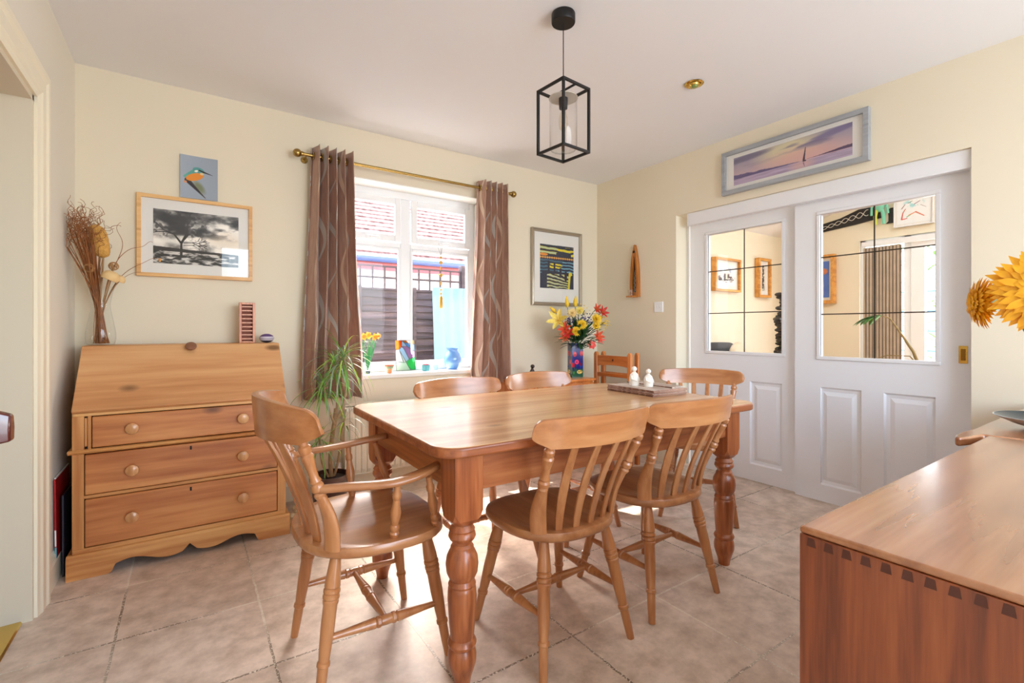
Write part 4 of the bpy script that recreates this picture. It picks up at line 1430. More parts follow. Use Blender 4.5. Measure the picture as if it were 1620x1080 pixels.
def make_chair(label, arm=False, group=None):
    t = thing('armchair' if arm else 'dining_chair', label, 'chair', group=group)
    hw = 0.262 if arm else 0.218
    y0, y1 = (-0.235, 0.228) if arm else (-0.20, 0.215)
    sz = 0.455 if arm else 0.44
    ol = seat_outline(hw, y0, y1)
    m = MB()
    cyy = (y0 + y1) / 2
    sc_ = lambda k, z: [(x * k, cyy + (y - cyy) * k, z) for x, y in ol]
    # rounded edge, top dished towards the back
    m.rings([sc_(0.90, sz - 0.036), sc_(0.97, sz - 0.033), sc_(1.0, sz - 0.024), sc_(1.0, sz - 0.010), sc_(0.985, sz - 0.002), sc_(0.95, sz)], cap=False)
    b0 = len(m.v)
    k = len(ol)
    last = b0 - k
    for fac in (0.82, 0.62, 0.4, 0.18):
        for x, y in ol:
            X_, Y_ = x * fac, cyy + (y - cyy) * fac
            dip = 0.010 * math.exp(-((Y_ + 0.03) / 0.11) ** 2) * (1 if abs(X_) < hw * 0.9 else 0) * (1 - 0.55 * math.exp(-(X_ / 0.035) ** 2) * (Y_ > 0.0))
            m.v.append((X_, Y_, sz - dip * (1 if fac < 0.7 else 0.5)))
    for r_ in range(4):
        a_ = last + r_ * k
        for j in range(k):
            m.f.append((a_ + j, a_ + (j + 1) % k, a_ + k + (j + 1) % k, a_ + k + j))
            m.m.append(0)
    m.f.append(tuple(last + 4 * k + j for j in range(k)))
    m.m.append(0)
    m.f.append(tuple(reversed(range(k))))
    m.m.append(0)
    m.build('seat', M['beechy'], t, ang=50)
    # legs
    rx, fy_, ry_ = (0.20, 0.215, -0.20) if arm else (0.205, 0.205, -0.20)
    tx, tfy, try_ = (0.155, 0.15, -0.14) if arm else (0.135, 0.13, -0.125)
    P = {}
    for sx in (-1, 1):
        for nm, ty, by in (('f', tfy, fy_), ('r', try_, ry_)):
            p0, p1 = Vector((sx * tx, ty, sz - 0.03)), Vector((sx * (rx if nm == 'f' else rx * 0.96), by, 0.0))
            P[(sx, nm)] = (p0, p1)
            MB().turn(p0, p1, LEGP, 16).build('leg', M['beech'], t, ang=30)
    zs = 0.175
    sid = {}
    for sx in (-1, 1):
        a_, b_ = P[(sx, 'f')], P[(sx, 'r')]
        fa = 1 - zs / (sz - 0.03)
        fb = 1 - (zs + 0.005) / (sz - 0.03)
        pa, pb = a_[0].lerp(a_[1], fa), b_[0].lerp(b_[1], fb)
        sid[sx] = (pa + pb) / 2
        MB().turn(pa, pb, STRP, 12).build('stretcher', M['beech'], t, ang=30)
    MB().turn(sid[-1], sid[1], STRP, 12).build('stretcher', M['beechx'], t, ang=30)
    # back
    if arm:
        chw, zt, zb, yc, cv, arch = 0.270, 0.872, 0.775, -0.330, 0.125, 0.030
        px_, py_ = 0.205, -0.165
    else:
        chw, zt, zb, yc, cv, arch = 0.252, 0.828, 0.738, -0.290, 0.075, 0.010
        px_, py_ = 0.165, -0.135
    crest_mesh(chw, zt, zb, yc, cv, arch, 0.026 if arm else 0.022).build('crest_rail', M['beechx'], t, ang=50)
    yat = lambda x: yc + cv * (x / chw) ** 2
    for sx in (-1, 1):
        top = Vector((sx * chw * 0.80, yat(chw * 0.80), zb + 0.012))
        bot = Vector((sx * px_, py_, sz - 0.004))
        # lower half: flat paddle; upper half: turned
        m = MB()
        mid = bot.lerp(top, 0.5) + Vector((0, 0.010, 0))
        rr = []
        for i in range(9):
            u_ = i / 8
            p = bot.lerp(mid, u_) + Vector((0, 0.012 * math.sin(u_ * PI), 0))
            w_ = 0.027 * (1 - u_) + 0.017 * u_ + (0.004 * math.sin(u_ * PI * 1.0))
            d_ = 0.011 + 0.004 * u_
            ta = sx * R(38)
            wx_, nx_ = Vector((math.cos(ta), math.sin(ta), 0)), Vector((-math.sin(ta), math.cos(ta), 0))
            rr.append([p + wx_ * (math.cos(q) * w_) + nx_ * (math.sin(q) * d_) for q in [2 * PI * j / 14 for j in range(14)]])
        m.rings(rr)
        m.turn(mid - Vector((0, 0, 0.002)), top, [(0, .016), (.05, .0175), (.09, .0135), (.12, .0185), (.2, .0185), (.24, .0135), (.28, .0165), (.34, .0125), (.5, .0135), (.66, .0175), (.72, .0185), (.76, .0135), (.80, .0175), (.88, .0175), (.91, .0125), (1, .0125)], 14)
        m.build('back_post', M['beech'], t, ang=35)
    nsl = 4
    for i in range(nsl):
        f_ = (i - 1.5) / 1.5
        xb = f_ * px_ * 0.60
        xt = f_ * chw * 0.50
        yb_ = py_ - (0.035 if arm else 0.03) * (1 - (xb / px_) ** 2)
        b_ = Vector((xb, yb_, sz - 0.006))
        tp = Vector((xt, yat(xt), zb + 0.01))
        c_ = b_.lerp(tp, 0.45) + Vector((0, 0.030, 0))
        rr = []
        for j in range(13):
            u_ = j / 12
            p = b_ * (1 - u_) ** 2 + c_ * (2 * u_ * (1 - u_)) + tp * u_ * u_
            w_ = (0.0145 if arm else 0.0125) + 0.003 * math.sin(u_ * PI)
            ta = f_ * R(30 if arm else 20)
            wx_, nx_ = Vector((math.cos(ta), math.sin(ta), 0)), Vector((-math.sin(ta), math.cos(ta), 0))
            rr.append([p + wx_ * q[0] + nx_ * q[1] for q in ((-w_, -.0055), (w_, -.0055), (w_ * 0.9, .0055), (-w_ * 0.9, .0055))])
        MB().rings(rr).build('back_slat', M['beech'], t, bev=0.0025)
    if arm:
        for sx in (-1, 1):
            pts = [(sx * 0.218, -0.205, 0.640), (sx * 0.245, -0.13, 0.642), (sx * 0.275, -0.02, 0.640), (sx * 0.275, 0.07, 0.648), (sx * 0.250, 0.155, 0.662)]
            wd = [0.013, 0.019, 0.024, 0.025, 0.021]
            rr = []
            N_ = 20
            for j in range(N_ + 1):
                u_ = j / N_ * 4
                i0 = min(3, int(u_))
                f_ = u_ - i0
                f_ = f_
                def cr(a0, a1, a2, a3, f):
                    return 0.5 * ((2 * a1) + (-a0 + a2) * f + (2 * a0 - 5 * a1 + 4 * a2 - a3) * f * f + (-a0 + 3 * a1 - 3 * a2 + a3) * f ** 3)
                g_ = lambda arr, k_: arr[max(0, min(4, k_))]
                p = Vector([cr(g_(pts, i0 - 1)[c], g_(pts, i0)[c], g_(pts, i0 + 1)[c], g_(pts, i0 + 2)[c], f_) for c in range(3)])
                w_ = cr(g_(wd, i0 - 1), g_(wd, i0), g_(wd, i0 + 1), g_(wd, i0 + 2), f_)
                if j == N_:
                    w_ *= 0.75
                rr.append([p + Vector((math.cos(q) * w_, 0, math.copysign(abs(math.sin(q)) ** 0.6, math.sin(q)) * 0.012)) for q in [2 * PI * k_ / 12 for k_ in range(12)]])
            MB().rings(rr).build('armrest', M['beechy'], t, ang=50)
            for (bx, by, tx_, ty_) in ((0.225, 0.015, 0.272, 0.01), (0.215, 0.165, 0.262, 0.115)):
                MB().turn((sx * bx, by, sz - 0.012), (sx * tx_, ty_, 0.635),
                          [(0, .009), (.08, .012), (.14, .015), (.17, .011), (.2, .0145), (.26, .0145), (.29, .011), (.4, .015), (.5, .0165), (.62, .012), (.72, .0105), (.75, .0135), (.82, .0135), (.85, .010), (1, .0095)], 12).build('arm_spindle', M['beech'], t, ang=30)
    return t


ac = make_chair('pine armchair with curved arms at the left end of the table', arm=True)
ac.location = (0.512, 1.655, 0)
ac.rotation_euler = (0, 0, R(-90))
G = 'slat back chairs round the dining table'
c1 = make_chair('slat back chair on the near side of the table, left one', group=G)
c1.location = (1.105, 1.365, 0)
c1.rotation_euler = (0, 0, R(0))
dup(c1, (1.635, 1.37, 0), R(-2), 'slat back chair on the near side of the table, right one')
dup(c1, (1.185, 2.01, 0), R(180), 'slat back chair on the window side of the table, left one')
dup(c1, (1.765, 2.05, 0), R(184), 'slat back chair on the window side, below the right curtain')
dup(c1, (2.57, 1.76, 0), R(122), 'slat back chair beyond the far end of the table by the doors')

# ---------------------------------------------------------------- writing desk
DX0, DX1, DYF, DYB = -0.424, 0.432, 2.805, 3.298
dk = thing('writing_desk', 'antique pine slope front bureau with three drawers', 'bureau', ((DX0 + DX1) / 2, (DYF + DYB) / 2, 0))
ox, oy = (DX0 + DX1) / 2, (DYF + DYB) / 2
f, bk_ = DYF - oy, DYB - oy
hwd = (DX1 - DX0) / 2
TOPZ, SLZ, MZ = 1.018, 0.738, 0.560
TOPY = 3.055 - oy
for sx in (-1, 1):
    MB().prism([(f + 0.002, 0.10), (f + 0.002, SLZ - 0.006), (TOPY, TOPZ - 0.02), (bk_, TOPZ - 0.02), (bk_, 0.10)], 'x', sx * hwd, sx * (hwd - 0.018)).build('side_panel', M['deskv'], dk, bev=0.001)
MB().box(-hwd - 0.001, hwd + 0.001, TOPY - 0.004, bk_, TOPZ - 0.019, TOPZ).build('top_board', M['desk'], dk, bev=0.003)
MB().box(-hwd + 0.019, hwd - 0.019, bk_ - 0.012, bk_ - 0.001, 0.10, TOPZ - 0.02).build('back_panel', M['desk'], dk)
# sloping fall front
sl = Vector((0, TOPY - f, TOPZ - SLZ))
nrm = Vector((0, -(TOPZ - SLZ), TOPY - f)).normalized()
fb = MB()
a0 = Vector((0, f - 0.012, SLZ))
b0_ = Vector((0, TOPY - 0.008, TOPZ - 0.002))
vs_ = []
for p, o1 in ((a0, 0), (b0_, 0)):
    for x in (-hwd - 0.001, hwd + 0.001):
        for t_ in (0.0, -0.02):
            vs_.append(p + Vector((x, 0, 0)) + nrm * t_)
fb.add(vs_, [(0, 2, 6, 4), (1, 5, 7, 3), (0, 4, 5, 1), (2, 3, 7, 6), (0, 1, 3, 2), (4, 6, 7, 5)])
flap = fb.build('fall_front', M['deskf'], dk, bev=0.003)
KN = [(0, .010), (.25, .010), (.35, .016), (.5, .0235), (.7, .026), (.85, .0245), (.95, .018), (1, .006)]
kp0 = b0_ - (b0_ - a0) * 0.08
MB().turn(kp0 + Vector((0.005, 0, 0)), kp0 + nrm * 0.034 + Vector((0.005, 0, 0)), KN, 18).build('knob', plain('dark_wood_knob', srgb(130, 82, 56), 0.35, coat=0.3), flap)
# carcase rails
cr_ = MB()
cr_.box(-hwd, hwd, f, f + 0.02, 0.712, SLZ - 0.012)
cr_.box(-hwd + 0.001, hwd - 0.001, f + 0.004, f + 0.022, 0.345, 0.360)
cr_.box(-hwd + 0.001, hwd - 0.001, f + 0.001, f + 0.02, 0.10, 0.128)
cr_.build('front_rail', M['desk'], dk, bev=0.002)
for sx in (-1, 1):
    MB().box(sx * hwd, sx * (hwd - 0.040), f + 0.001, f + 0.02, 0.128, 0.712).build('front_stile', M['deskv'], dk, bev=0.001)
    MB().box(sx * (hwd - 0.052), sx * (hwd - 0.064), f + 0.001, f + 0.02, MZ, 0.712).build('loper_divider', M['deskv'], dk, bev=0.001)
for sx in (-1, 1):
    MB().box(sx * (hwd - 0.0415), sx * (hwd - 0.0505), f + 0.003, f + 0.02, MZ + 0.018, 0.705).build('loper', M['deskv'], dk, bev=0.001)
mo = MB()
mpf = [(0.0, 0.0), (-0.006, 0.002), (-0.014, 0.008), (-0.016, 0.014), (-0.010, 0.018), (0.0, 0.020)]
for pts_ in ([(-hwd - 0.014, f - 0.0), (hwd + 0.014, f - 0.0)],):
    mo.rings([[(x, y + q, MZ - 0.014 + z) for q, z in mpf] for x, y in pts_])
mo.box(-hwd, hwd, f, f + 0.02, MZ - 0.014, MZ + 0.006)
mo.box(-hwd - 0.014, -hwd, f, bk_, MZ - 0.012, MZ + 0.004).box(hwd, hwd + 0.014, f, bk_, MZ - 0.012, MZ + 0.004)
mo.build('moulding', M['desk'], dk, bev=0.001)
MB().box(-hwd + 0.03, hwd - 0.03, f + 0.03, f + 0.04, 0.12, 0.72).build('drawer_gap_shade', M['dark'], dk, smooth=False)  # near-black panel: the shade between the drawers is in its colour
for (z0, z1, ins, kz) in ((MZ + 0.010, 0.708, 0.067, 0.643), (0.363, MZ - 0.018, 0.043, 0.452), (0.132, 0.342, 0.043, 0.238)):
    dr = MB().box(-hwd + ins, hwd - ins, f - 0.002, f + 0.018, z0, z1).build('drawer', M['deskd'], dk, bev=0.004)
    for sx in (-1, 1):
        kx = sx * 0.222 + (0.003)
        MB().turn((kx, f - 0.001, kz), (kx, f - 0.036, kz), KN, 18).build('knob', M['knob'], dr)
    if z1 < 0.6:
        esc = MB().cbox((0.004, f - 0.003, z1 - 0.022), 0.008, 0.002, 0.018)
        esc.build('keyhole', M['dark'], dr)
# plinth with scalloped front
pl = []
N_ = 64
W2 = hwd + 0.018
for i in range(N_ + 1):
    s_ = i / N_
    x = -W2 + 2 * W2 * s_
    a_ = abs(x) / W2
    if a_ > 0.66:
        z = 0.0
    elif a_ > 0.62:
        z = 0.040 * math.sin((0.66 - a_) / 0.04 * PI / 2)
    elif a_ > 0.36:
        z = 0.040 + 0.012 * math.sin((0.62 - a_) / 0.26 * PI)
    elif a_ > 0.06:
        u_ = (0.36 - a_) / 0.30
        z = 0.040 - 0.020 * math.sin(u_ * PI * 0.85)
    else:
        z = 0.031 + 0.030 * (1 - a_ / 0.06)
    pl.append((x, z))
lo_ = [(x, z) for x, z in pl]
pf_ = MB()
rr = []
for x, z in lo_:
    rr.append([(x, f - 0.018, z), (x, f - 0.018, 0.098), (x, f - 0.010, 0.108), (x, f + 0.002, 0.110), (x, f + 0.002, z)])
pf_.rings(rr)
for sx in (-1, 1):
    pf_.box(sx * hwd, sx * W2, f + 0.002, bk_, 0.0, 0.106)
pf_.box(-hwd, hwd, f + 0.003, bk_ - 0.02, 0.09, 0.10)
pf_.build('plinth', M['desk'], dk, bev=0.002, smooth=False)

# ---------------------------------------------------------------- sideboard, bottom right, and the second cabinet behind it
SX0, SX1, SY0, SY1, SZ = 0.885, 2.13, -0.12, 0.408, 0.756
sbd = thing('sideboard', 'red brown dovetailed hardwood sideboard at the lower right', 'sideboard', ((SX0 + SX1) / 2, (SY0 + SY1) / 2, 0))
sx_, sy_ = (SX1 - SX0) / 2, (SY1 - SY0) / 2
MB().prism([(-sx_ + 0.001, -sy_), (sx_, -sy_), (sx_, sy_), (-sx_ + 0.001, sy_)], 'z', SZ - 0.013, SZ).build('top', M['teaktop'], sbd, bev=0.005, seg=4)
for s_, nm in ((-1, 'side_panel'), (1, 'side_panel')):
    m = MB()
    m.box(s_ * sx_ - (0.0 if s_ < 0 else 0.022), s_ * sx_ + (0.022 if s_ < 0 else 0.0), -sy_ + 0.001, sy_ - 0.001, 0.06, SZ - 0.0132)
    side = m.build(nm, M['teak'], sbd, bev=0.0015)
    if s_ < 0:
        for i in range(19):
            y = sy_ - 0.020 - i * 0.0265
            w0, w1 = 0.0050, 0.0072
            MB().prism([(y - w0, SZ - 0.016), (y + w0, SZ - 0.016), (y + w1, SZ - 0.0305), (y - w1, SZ - 0.0305)], 'x', -sx_ - 0.0008, -sx_ + 0.006).build('dovetail', M['teakdark'], side, smooth=False)
MB().box(-sx_ + 0.023, sx_ - 0.023, sy_ - 0.016, sy_ - 0.002, 0.07, SZ - 0.023).build('back_panel', M['teak'], sbd)
MB().box(-sx_ + 0.023, sx_ - 0.023, -sy_ + 0.02, sy_ - 0.017, 0.06, 0.08).build('base_board', M['teak'], sbd)
for a_, b_ in ((-sx_ + 0.024, -0.002), (0.002, sx_ - 0.024)):
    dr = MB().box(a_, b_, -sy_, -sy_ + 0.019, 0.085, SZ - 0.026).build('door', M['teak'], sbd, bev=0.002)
    MB().turn(((b_ - 0.05) if a_ < 0 else (a_ + 0.05), -sy_, 0.45), ((b_ - 0.05) if a_ < 0 else (a_ + 0.05), -sy_ - 0.03, 0.45), KN, 14).build('knob', M['teakdark'], dr)
ft = MB().box(-sx_ + 0.03, sx_ - 0.03, -sy_ + 0.03, sy_ - 0.03, 0, 0.06).build('plinth', M['teak'], sbd)
c2 = thing('corner_cabinet', 'second hardwood cabinet with a rounded lip behind the sideboard', 'cabinet', (2.68, 0.15, 0))
MB().prism([(-0.53, -0.30), (0.53, -0.30), (0.53, 0.315), (-0.45, 0.315), (-0.545, 0.325), (-0.62, 0.322), (-0.66, 0.312), (-0.665, 0.300), (-0.62, 0.285), (-0.535, 0.27)], 'z', SZ - 0.028, SZ).build('top', M['teaktop'], c2, bev=0.009, seg=4)
MB().box(-0.525, 0.525, -0.28, 0.27, 0.05, SZ - 0.0285).build('carcase', M['teak'], c2, bev=0.002)
MB().box(-0.49, 0.49, -0.25, 0.24, 0, 0.05).build('plinth', M['teakdark'], c2)
for a_, b_ in ((-0.52, -0.002), (0.002, 0.52)):
    dr = MB().box(a_, b_, -0.30, -0.281, 0.07, SZ - 0.03).build('door', M['teak'], c2, bev=0.002)
    MB().turn((-0.05 if a_ < 0 else 0.05, -0.30, 0.45), (-0.05 if a_ < 0 else 0.05, -0.33, 0.45), KN, 14).build('knob', M['teakdark'], dr)

# things on the cabinets
ds = thing('dish', 'dark teal glazed dish with a striped white underside on the sideboard', 'dish', (2.415, 0.30, SZ))
MB().lathe([(0.04, 0.0), (0.05, 0.002), (0.10, 0.018), (0.145, 0.040), (0.148, 0.043), (0.144, 0.0435)], n=40, cap=False).build('bowl_underside', plain('striped_white_glaze', srgb(196, 206, 214), 0.25, var=0.25, vscale=30), ds)
MB().lathe([(0.145, 0.0435), (0.138, 0.040), (0.10, 0.024), (0.05, 0.010), (0.001, 0.008)], n=40, cap=False).build('bowl_inside', plain('dark_teal_glaze', srgb(10, 40, 50), 0.2, coat=0.1), ds)
wc = thing('candle', 'white pillar candle at the right edge behind the dish', 'candle', (2.80, 0.335, SZ))
MB().lathe([(0.036, 0), (0.038, 0.003), (0.038, 0.075), (0.034, 0.08), (0.001, 0.076)], n=24).build('wax', plain('white_wax', srgb(240, 238, 232), 0.5, sub=0.3), wc)
MB().tube([(0, 0, 0.076), (0.001, 0, 0.09)], 0.001, 6).build('wick', M['dark'], wc)

# orange gerberas in a glass vase, mostly out of frame
gv = thing('flower_vase', 'clear glass vase of orange gerberas on the sideboard', 'vase', (1.285, 0.14, SZ))
MB().lathe([(0.04, 0), (0.045, 0.004), (0.04, 0.08), (0.05, 0.22), (0.047, 0.22), (0.037, 0.08), (0.04, 0.01), (0.001, 0.008)], n=28).build('glass', M['pane'], gv)
petm = plain('orange_petals', srgb(255, 176, 20), 0.5, var=0.14, vscale=35, sub=0.15)
gdm = plain('gerbera_heart', srgb(176, 96, 20), 0.8, bump=0.5, bscale=300)
gst = plain('gerbera_stem', srgb(72, 120, 46), 0.5)


def gerbera(label, head, facing, rad, seed, base):
    rg_ = random.Random(seed)
    root = thing('gerbera', label, 'flower', base)
    H_ = Vector(head) - Vector(base)
    fz = Vector(facing).normalized()
    fx_ = fz.orthogonal().normalized()
    fy__ = fz.cross(fx_)
    m = MB()
    for ringi, (n_, r0, L, tilt) in enumerate(((34, 0.14, 1.0, 0.02), (34, 0.14, 0.96, 0.12), (30, 0.12, 0.82, 0.24), (28, 0.10, 0.60, 0.40), (26, 0.08, 0.40, 0.60))):
        for i in range(n_):
            a = 2 * PI * (i + 0.5 * ringi) / n_ + rg_.uniform(-0.06, 0.06)
            rdir = fx_ * math.cos(a) + fy__ * math.sin(a)
            d_ = (rdir * math.cos(tilt + rg_.uniform(-0.07, 0.07)) + fz * math.sin(tilt + rg_.uniform(-.05, .05)))
            s0 = H_ + rdir * rad * r0 + fz * 0.003 * ringi
            side = d_.cross(fz).normalized()
            Lr = rad * (L - r0) * rg_.uniform(0.88, 1.06)
            w_ = rad * 0.062
            rows = []
            for j in range(6):
                t_ = j / 5
                ww = w_ * (0.45 + 0.85 * math.sin(t_ * PI * 0.72)) * (1 if j < 5 else 0.05)
                c__ = s0 + d_ * (Lr * t_) - fz * (rad * 0.16 * t_ * t_)
                rows.append((c__ - side * ww + fz * ww * 0.22, c__, c__ + side * ww + fz * ww * 0.22))
            vs__ = [q for r_ in rows for q in r_]
            fs__ = []
            for j in range(5):
                b_ = j * 3
                fs__ += [(b_, b_ + 1, b_ + 4, b_ + 3), (b_ + 1, b_ + 2, b_ + 5, b_ + 4)]
            m.add(vs__, fs__)
    m.build('petals', petm, root)
    rot = fz.to_track_quat('Z', 'Y').to_matrix()
    MB().sphere(H_ + fz * 0.004, rad * 0.2, rad * 0.2, rad * 0.1, 18, 8, rot=rot).build('flower_heart', gdm, root)
    # green cup behind the head
    MB().turn(H_ - fz * 0.030, H_ - fz * 0.001, [(0, 0.004), (0.3, 0.012), (0.8, 0.022), (1, 0.026)], 14).build('calyx', gst, root)
    P0, P3 = Vector((0, 0, 0)), H_ - fz * 0.026
    P1, P2 = P0 + Vector((0, 0, H_.z * 0.5)), P3 - fz * 0.05 - Vector((0, 0, 0.05))
    pts = [P0 * (1 - u_) ** 3 + P1 * 3 * u_ * (1 - u_) ** 2 + P2 * 3 * u_ * u_ * (1 - u_) + P3 * u_ ** 3 for u_ in [k / 14 for k in range(15)]]
    MB().tube(pts, 0.0042, 8).build('stem', gst, root)
    return root


gerbera('large orange gerbera at the right edge above the sideboard', (1.085, 0.140, 1.158), (-0.80, -0.30, 0.10), 0.072, 1, (1.285, 0.145, SZ + 0.012))
gerbera('smaller orange gerbera leaning left behind the large one', (1.115, 0.222, 1.145), (-0.45, 0.85, 0.0), 0.045, 2, (1.275, 0.15, SZ + 0.012))
gerbera('topmost orange gerbera at the right edge above the others', (1.215, 0.13, 1.225), (-0.4, 0.1, 0.8), 0.06, 3, (1.29, 0.13, SZ + 0.012))

# ---------------------------------------------------------------- curtains on a brass pole
RY = YB - 0.09
RZ = 2.205
rod = thing('curtain_pole', 'antique brass curtain pole with ball ends over the window', 'curtain pole', (1.385, RY, RZ))
MB().tube([(-0.79, 0, 0), (0.79, 0, 0)], 0.0105, 14).build('pole', M['brass'], rod)
for sx in (-1, 1):
    MB().sphere((sx * 0.822, 0, 0), 0.026, n=20, m=12).turn((sx * 0.785, 0, 0), (sx * 0.81, 0, 0), [(0, .013), (.4, .016), (1, .010)], 14).build('finial', M['brass'], rod)
    MB().tube([(sx * 0.765, 0, 0), (sx * 0.765, 0.045, 0.0), (sx * 0.765, 0.089, -0.01)], 0.007, 8).turn((sx * 0.765, 0.080, -0.01), (sx * 0.765, 0.0895, -0.01), [(0, .02), (1, .022)], 16).build('bracket', M['brass'], rod)


def curtain_mat():
    m, nt, b = newmat('curtain_fabric')
    N, L = nt.nodes.new, nt.links.new
    uv = N('ShaderNodeUVMap')
    uv.uv_map = 'UVMap'
    sp = N('ShaderNodeSeparateXYZ')
    L(uv.outputs[0], sp.inputs[0])

    def ma(op, a, b_=None, c=None):
        n = N('ShaderNodeMath')
        n.operation = op
        for i, q in enumerate((a, b_, c)):
            if q is None:
                continue
            if isinstance(q, (int, float)):
                n.inputs[i].default_value = q
            else:
                L(q, n.inputs[i])
        return n.outputs[0]
    u, v = sp.outputs[0], sp.outputs[1]
    ramp_out = None
    base = N('ShaderNodeTexNoise')
    base.inputs['Scale'].default_value = 1.0
    base.inputs['Detail'].default_value = 6
    mpn = N('ShaderNodeMapping')
    mpn.inputs['Scale'].default_value = (90, 9, 1)
    L(uv.outputs[0], mpn.inputs[0])
    L(mpn.outputs[0], base.inputs['Vector'])
    r = N('ShaderNodeValToRGB')
    r.color_ramp.elements[0].position = 0.35
    r.color_ramp.elements[0].color = srgb(176, 136, 116)
    r.color_ramp.elements[1].position = 0.65
    r.color_ramp.elements[1].color = srgb(196, 156, 134)
    L(base.outputs[0], r.inputs[0])
    col = r.outputs[0]
    # meandering silver and beige ribbons running down the cloth
    for (per, ph, amp, k, wv, cc) in ((0.27, 0.045, 0.030, 13.0, 0.0095, srgb(214, 214, 208)), (0.27, 0.160, 0.034, 9.5, 0.0075, srgb(232, 208, 182)), (0.47, 0.33, 0.045, 10.5, 0.008, srgb(206, 206, 202))):
        s1 = ma('MULTIPLY', ma('SINE', ma('MULTIPLY_ADD', v, k, ph * 40)), amp)
        pos = ma('ADD', ma('ADD', u, ph), s1)
        md = ma('MODULO', ma('ADD', pos, 10 * per), per)
        d = ma('ABSOLUTE', ma('SUBTRACT', md, per / 2))
        wmod = ma('MULTIPLY_ADD', ma('SINE', ma('MULTIPLY_ADD', v, k * 1.0, ph * 40 + 1.57)), wv * 0.45, wv)
        inside = ma('LESS_THAN', d, wmod)
        mx = N('ShaderNodeMixRGB')
        L(ma('MULTIPLY', inside, 0.85), mx.inputs[0])
        L(col, mx.inputs[1])
        mx.inputs[2].default_value = cc
        col = mx.outputs[0]
    L(col, b.inputs['Base Color'])
    b.inputs['Roughness'].default_value = 0.5
    b.inputs['Sheen Weight'].default_value = 0.3
    bp = N('ShaderNodeBump')
    bp.inputs['Strength'].default_value = 0.3
    bp.inputs['Distance'].default_value = 0.003
    L(base.outputs[0], bp.inputs['Height'])
    L(bp.outputs[0], b.inputs['Normal'])
    tr = N('ShaderNodeBsdfTranslucent')
    L(col, tr.inputs[0])
    ms = N('ShaderNodeMixShader')
    ms.inputs[0].default_value = 0.18
    L(b.outputs[0], ms.inputs[1])
    L(tr.outputs[0], ms.inputs[2])
    L(ms.outputs[0], nt.nodes['Material Output'].inputs['Surface'])
    return m


M['curtain'] = curtain_mat()


def curtain(name, label, x0, x1, xb0, xb1, zt, zb, folds, seed):
    t = thing(name, label, 'curtain', ((x0 + x1) / 2, RY, 0), group=None)
    cxx = (x0 + x1) / 2
    rg_ = random.Random(seed)
    ph = [rg_.uniform(-0.2, 0.2) for _ in range(folds + 2)]
    nu, nv = folds * 22, 36
    arc = folds * 2 * 0.088 * 1.08

    def fn(u, v):
        w = 1 - v
        a = x0 + (x1 - x0) * u
        b = xb0 + (xb1 - xb0) * u
        q = v ** 1.3
        x = a * (1 - q) + b * q
        amp = 0.058 + 0.010 * math.sin(v * 3 + seed)
        k = u * folds
        off = 0.10 * math.sin(v * 2.2 + seed + k * 1.7) * v
        y = amp * math.sin(2 * PI * (k + off) + 0.3)
        y += 0.008 * v * math.sin(k * 5.1 + v * 6 + seed)
        x += 0.007 * math.sin(4 * PI * k + 0.6) + 0.006 * v * math.sin(v * 7 + k * 3)
        z = zt + (zb - zt) * v + 0.004 * math.sin(2 * PI * k) * v
        return (x - cxx, y - 0.008 - 0.012 * v, z)
    MB().grid(fn, nu, nv, uvf=lambda u, v: (u * arc + seed * 0.37, zt + (zb - zt) * v)).build('cloth', M['curtain'], t, ang=80, solid=0.0035)
    for i in range(folds * 2):
        x = x0 + (x1 - x0) * (i + 0.5) / (folds * 2) - cxx
        m = MB()
        n = 20
        rr = []
        for (rr_, dx) in ((0.0165, -0.004), (0.024, -0.0045), (0.026, 0.0), (0.024, 0.0045), (0.0165, 0.004)):
            rr.append([(x + dx, math.cos(2 * PI * j / n) * rr_, RZ + math.sin(2 * PI * j / n) * rr_) for j in range(n)])
        m.rings(rr, cap=False)
        m.build('eyelet', M['brass'], t)
    return t


curtain('curtain', 'brown patterned eyelet curtain left of the window behind the spiky plant', 0.645, 0.905, 0.58, 0.965, 2.262, 0.645, 5, 1)
curtain('curtain', 'brown patterned eyelet curtain right of the window', 1.875, 2.13, 1.80, 2.145, 2.262, 0.68, 5, 4)

# ---------------------------------------------------------------- radiator
rd = thing('radiator', 'cream ribbed panel radiator under the window', 'radiator', (1.405, YB - 0.08, 0))
m = MB()
rr = []
x = -0.54
prof = []
nr = 27
for i in range(nr):
    xa = -0.53 + i * 1.06 / nr
    w = 1.06 / nr
    prof += [(xa, 0.0), (xa + w * 0.28, 0.0), (xa + w * 0.40, -0.010), (xa + w * 0.85, -0.010), (xa + w * 0.97, 0.0)]
prof.append((0.53, 0.0))
zs_ = [(0.125, 0.006), (0.15, 0.0), (0.545, 0.0), (0.57, 0.006)]
m.rings([[(x, 0.006 if k in (0, 3) else y, z) for x, y in prof] for k, (z, _) in enumerate(zs_)], closed=False, cap=False)
m.box(-0.545, 0.545, 0.0065, 0.05, 0.115, 0.575)
m.build('panel', M['rad'], rd, ang=25)
for sx in (-1, 1):
    MB().box(sx * 0.545, sx * 0.549, -0.006, 0.062, 0.11, 0.59).build('end_cap', M['rad'], rd, bev=0.001)
MB().box(-0.545, 0.545, -0.008, 0.062, 0.585, 0.592).build('top_grille', M['rad'], rd, bev=0.001)
MB().box(-0.3, -0.26, 0.05, 0.079, 0.2, 0.5).box(0.26, 0.3, 0.05, 0.079, 0.2, 0.5).build('wall_bracket', M['rad'], rd)
MB().tube([(-0.585, 0.03, 0.0), (-0.585, 0.03, 0.15), (-0.55, 0.03, 0.15)], 0.007, 8).build('pipe', M['rad'], rd)
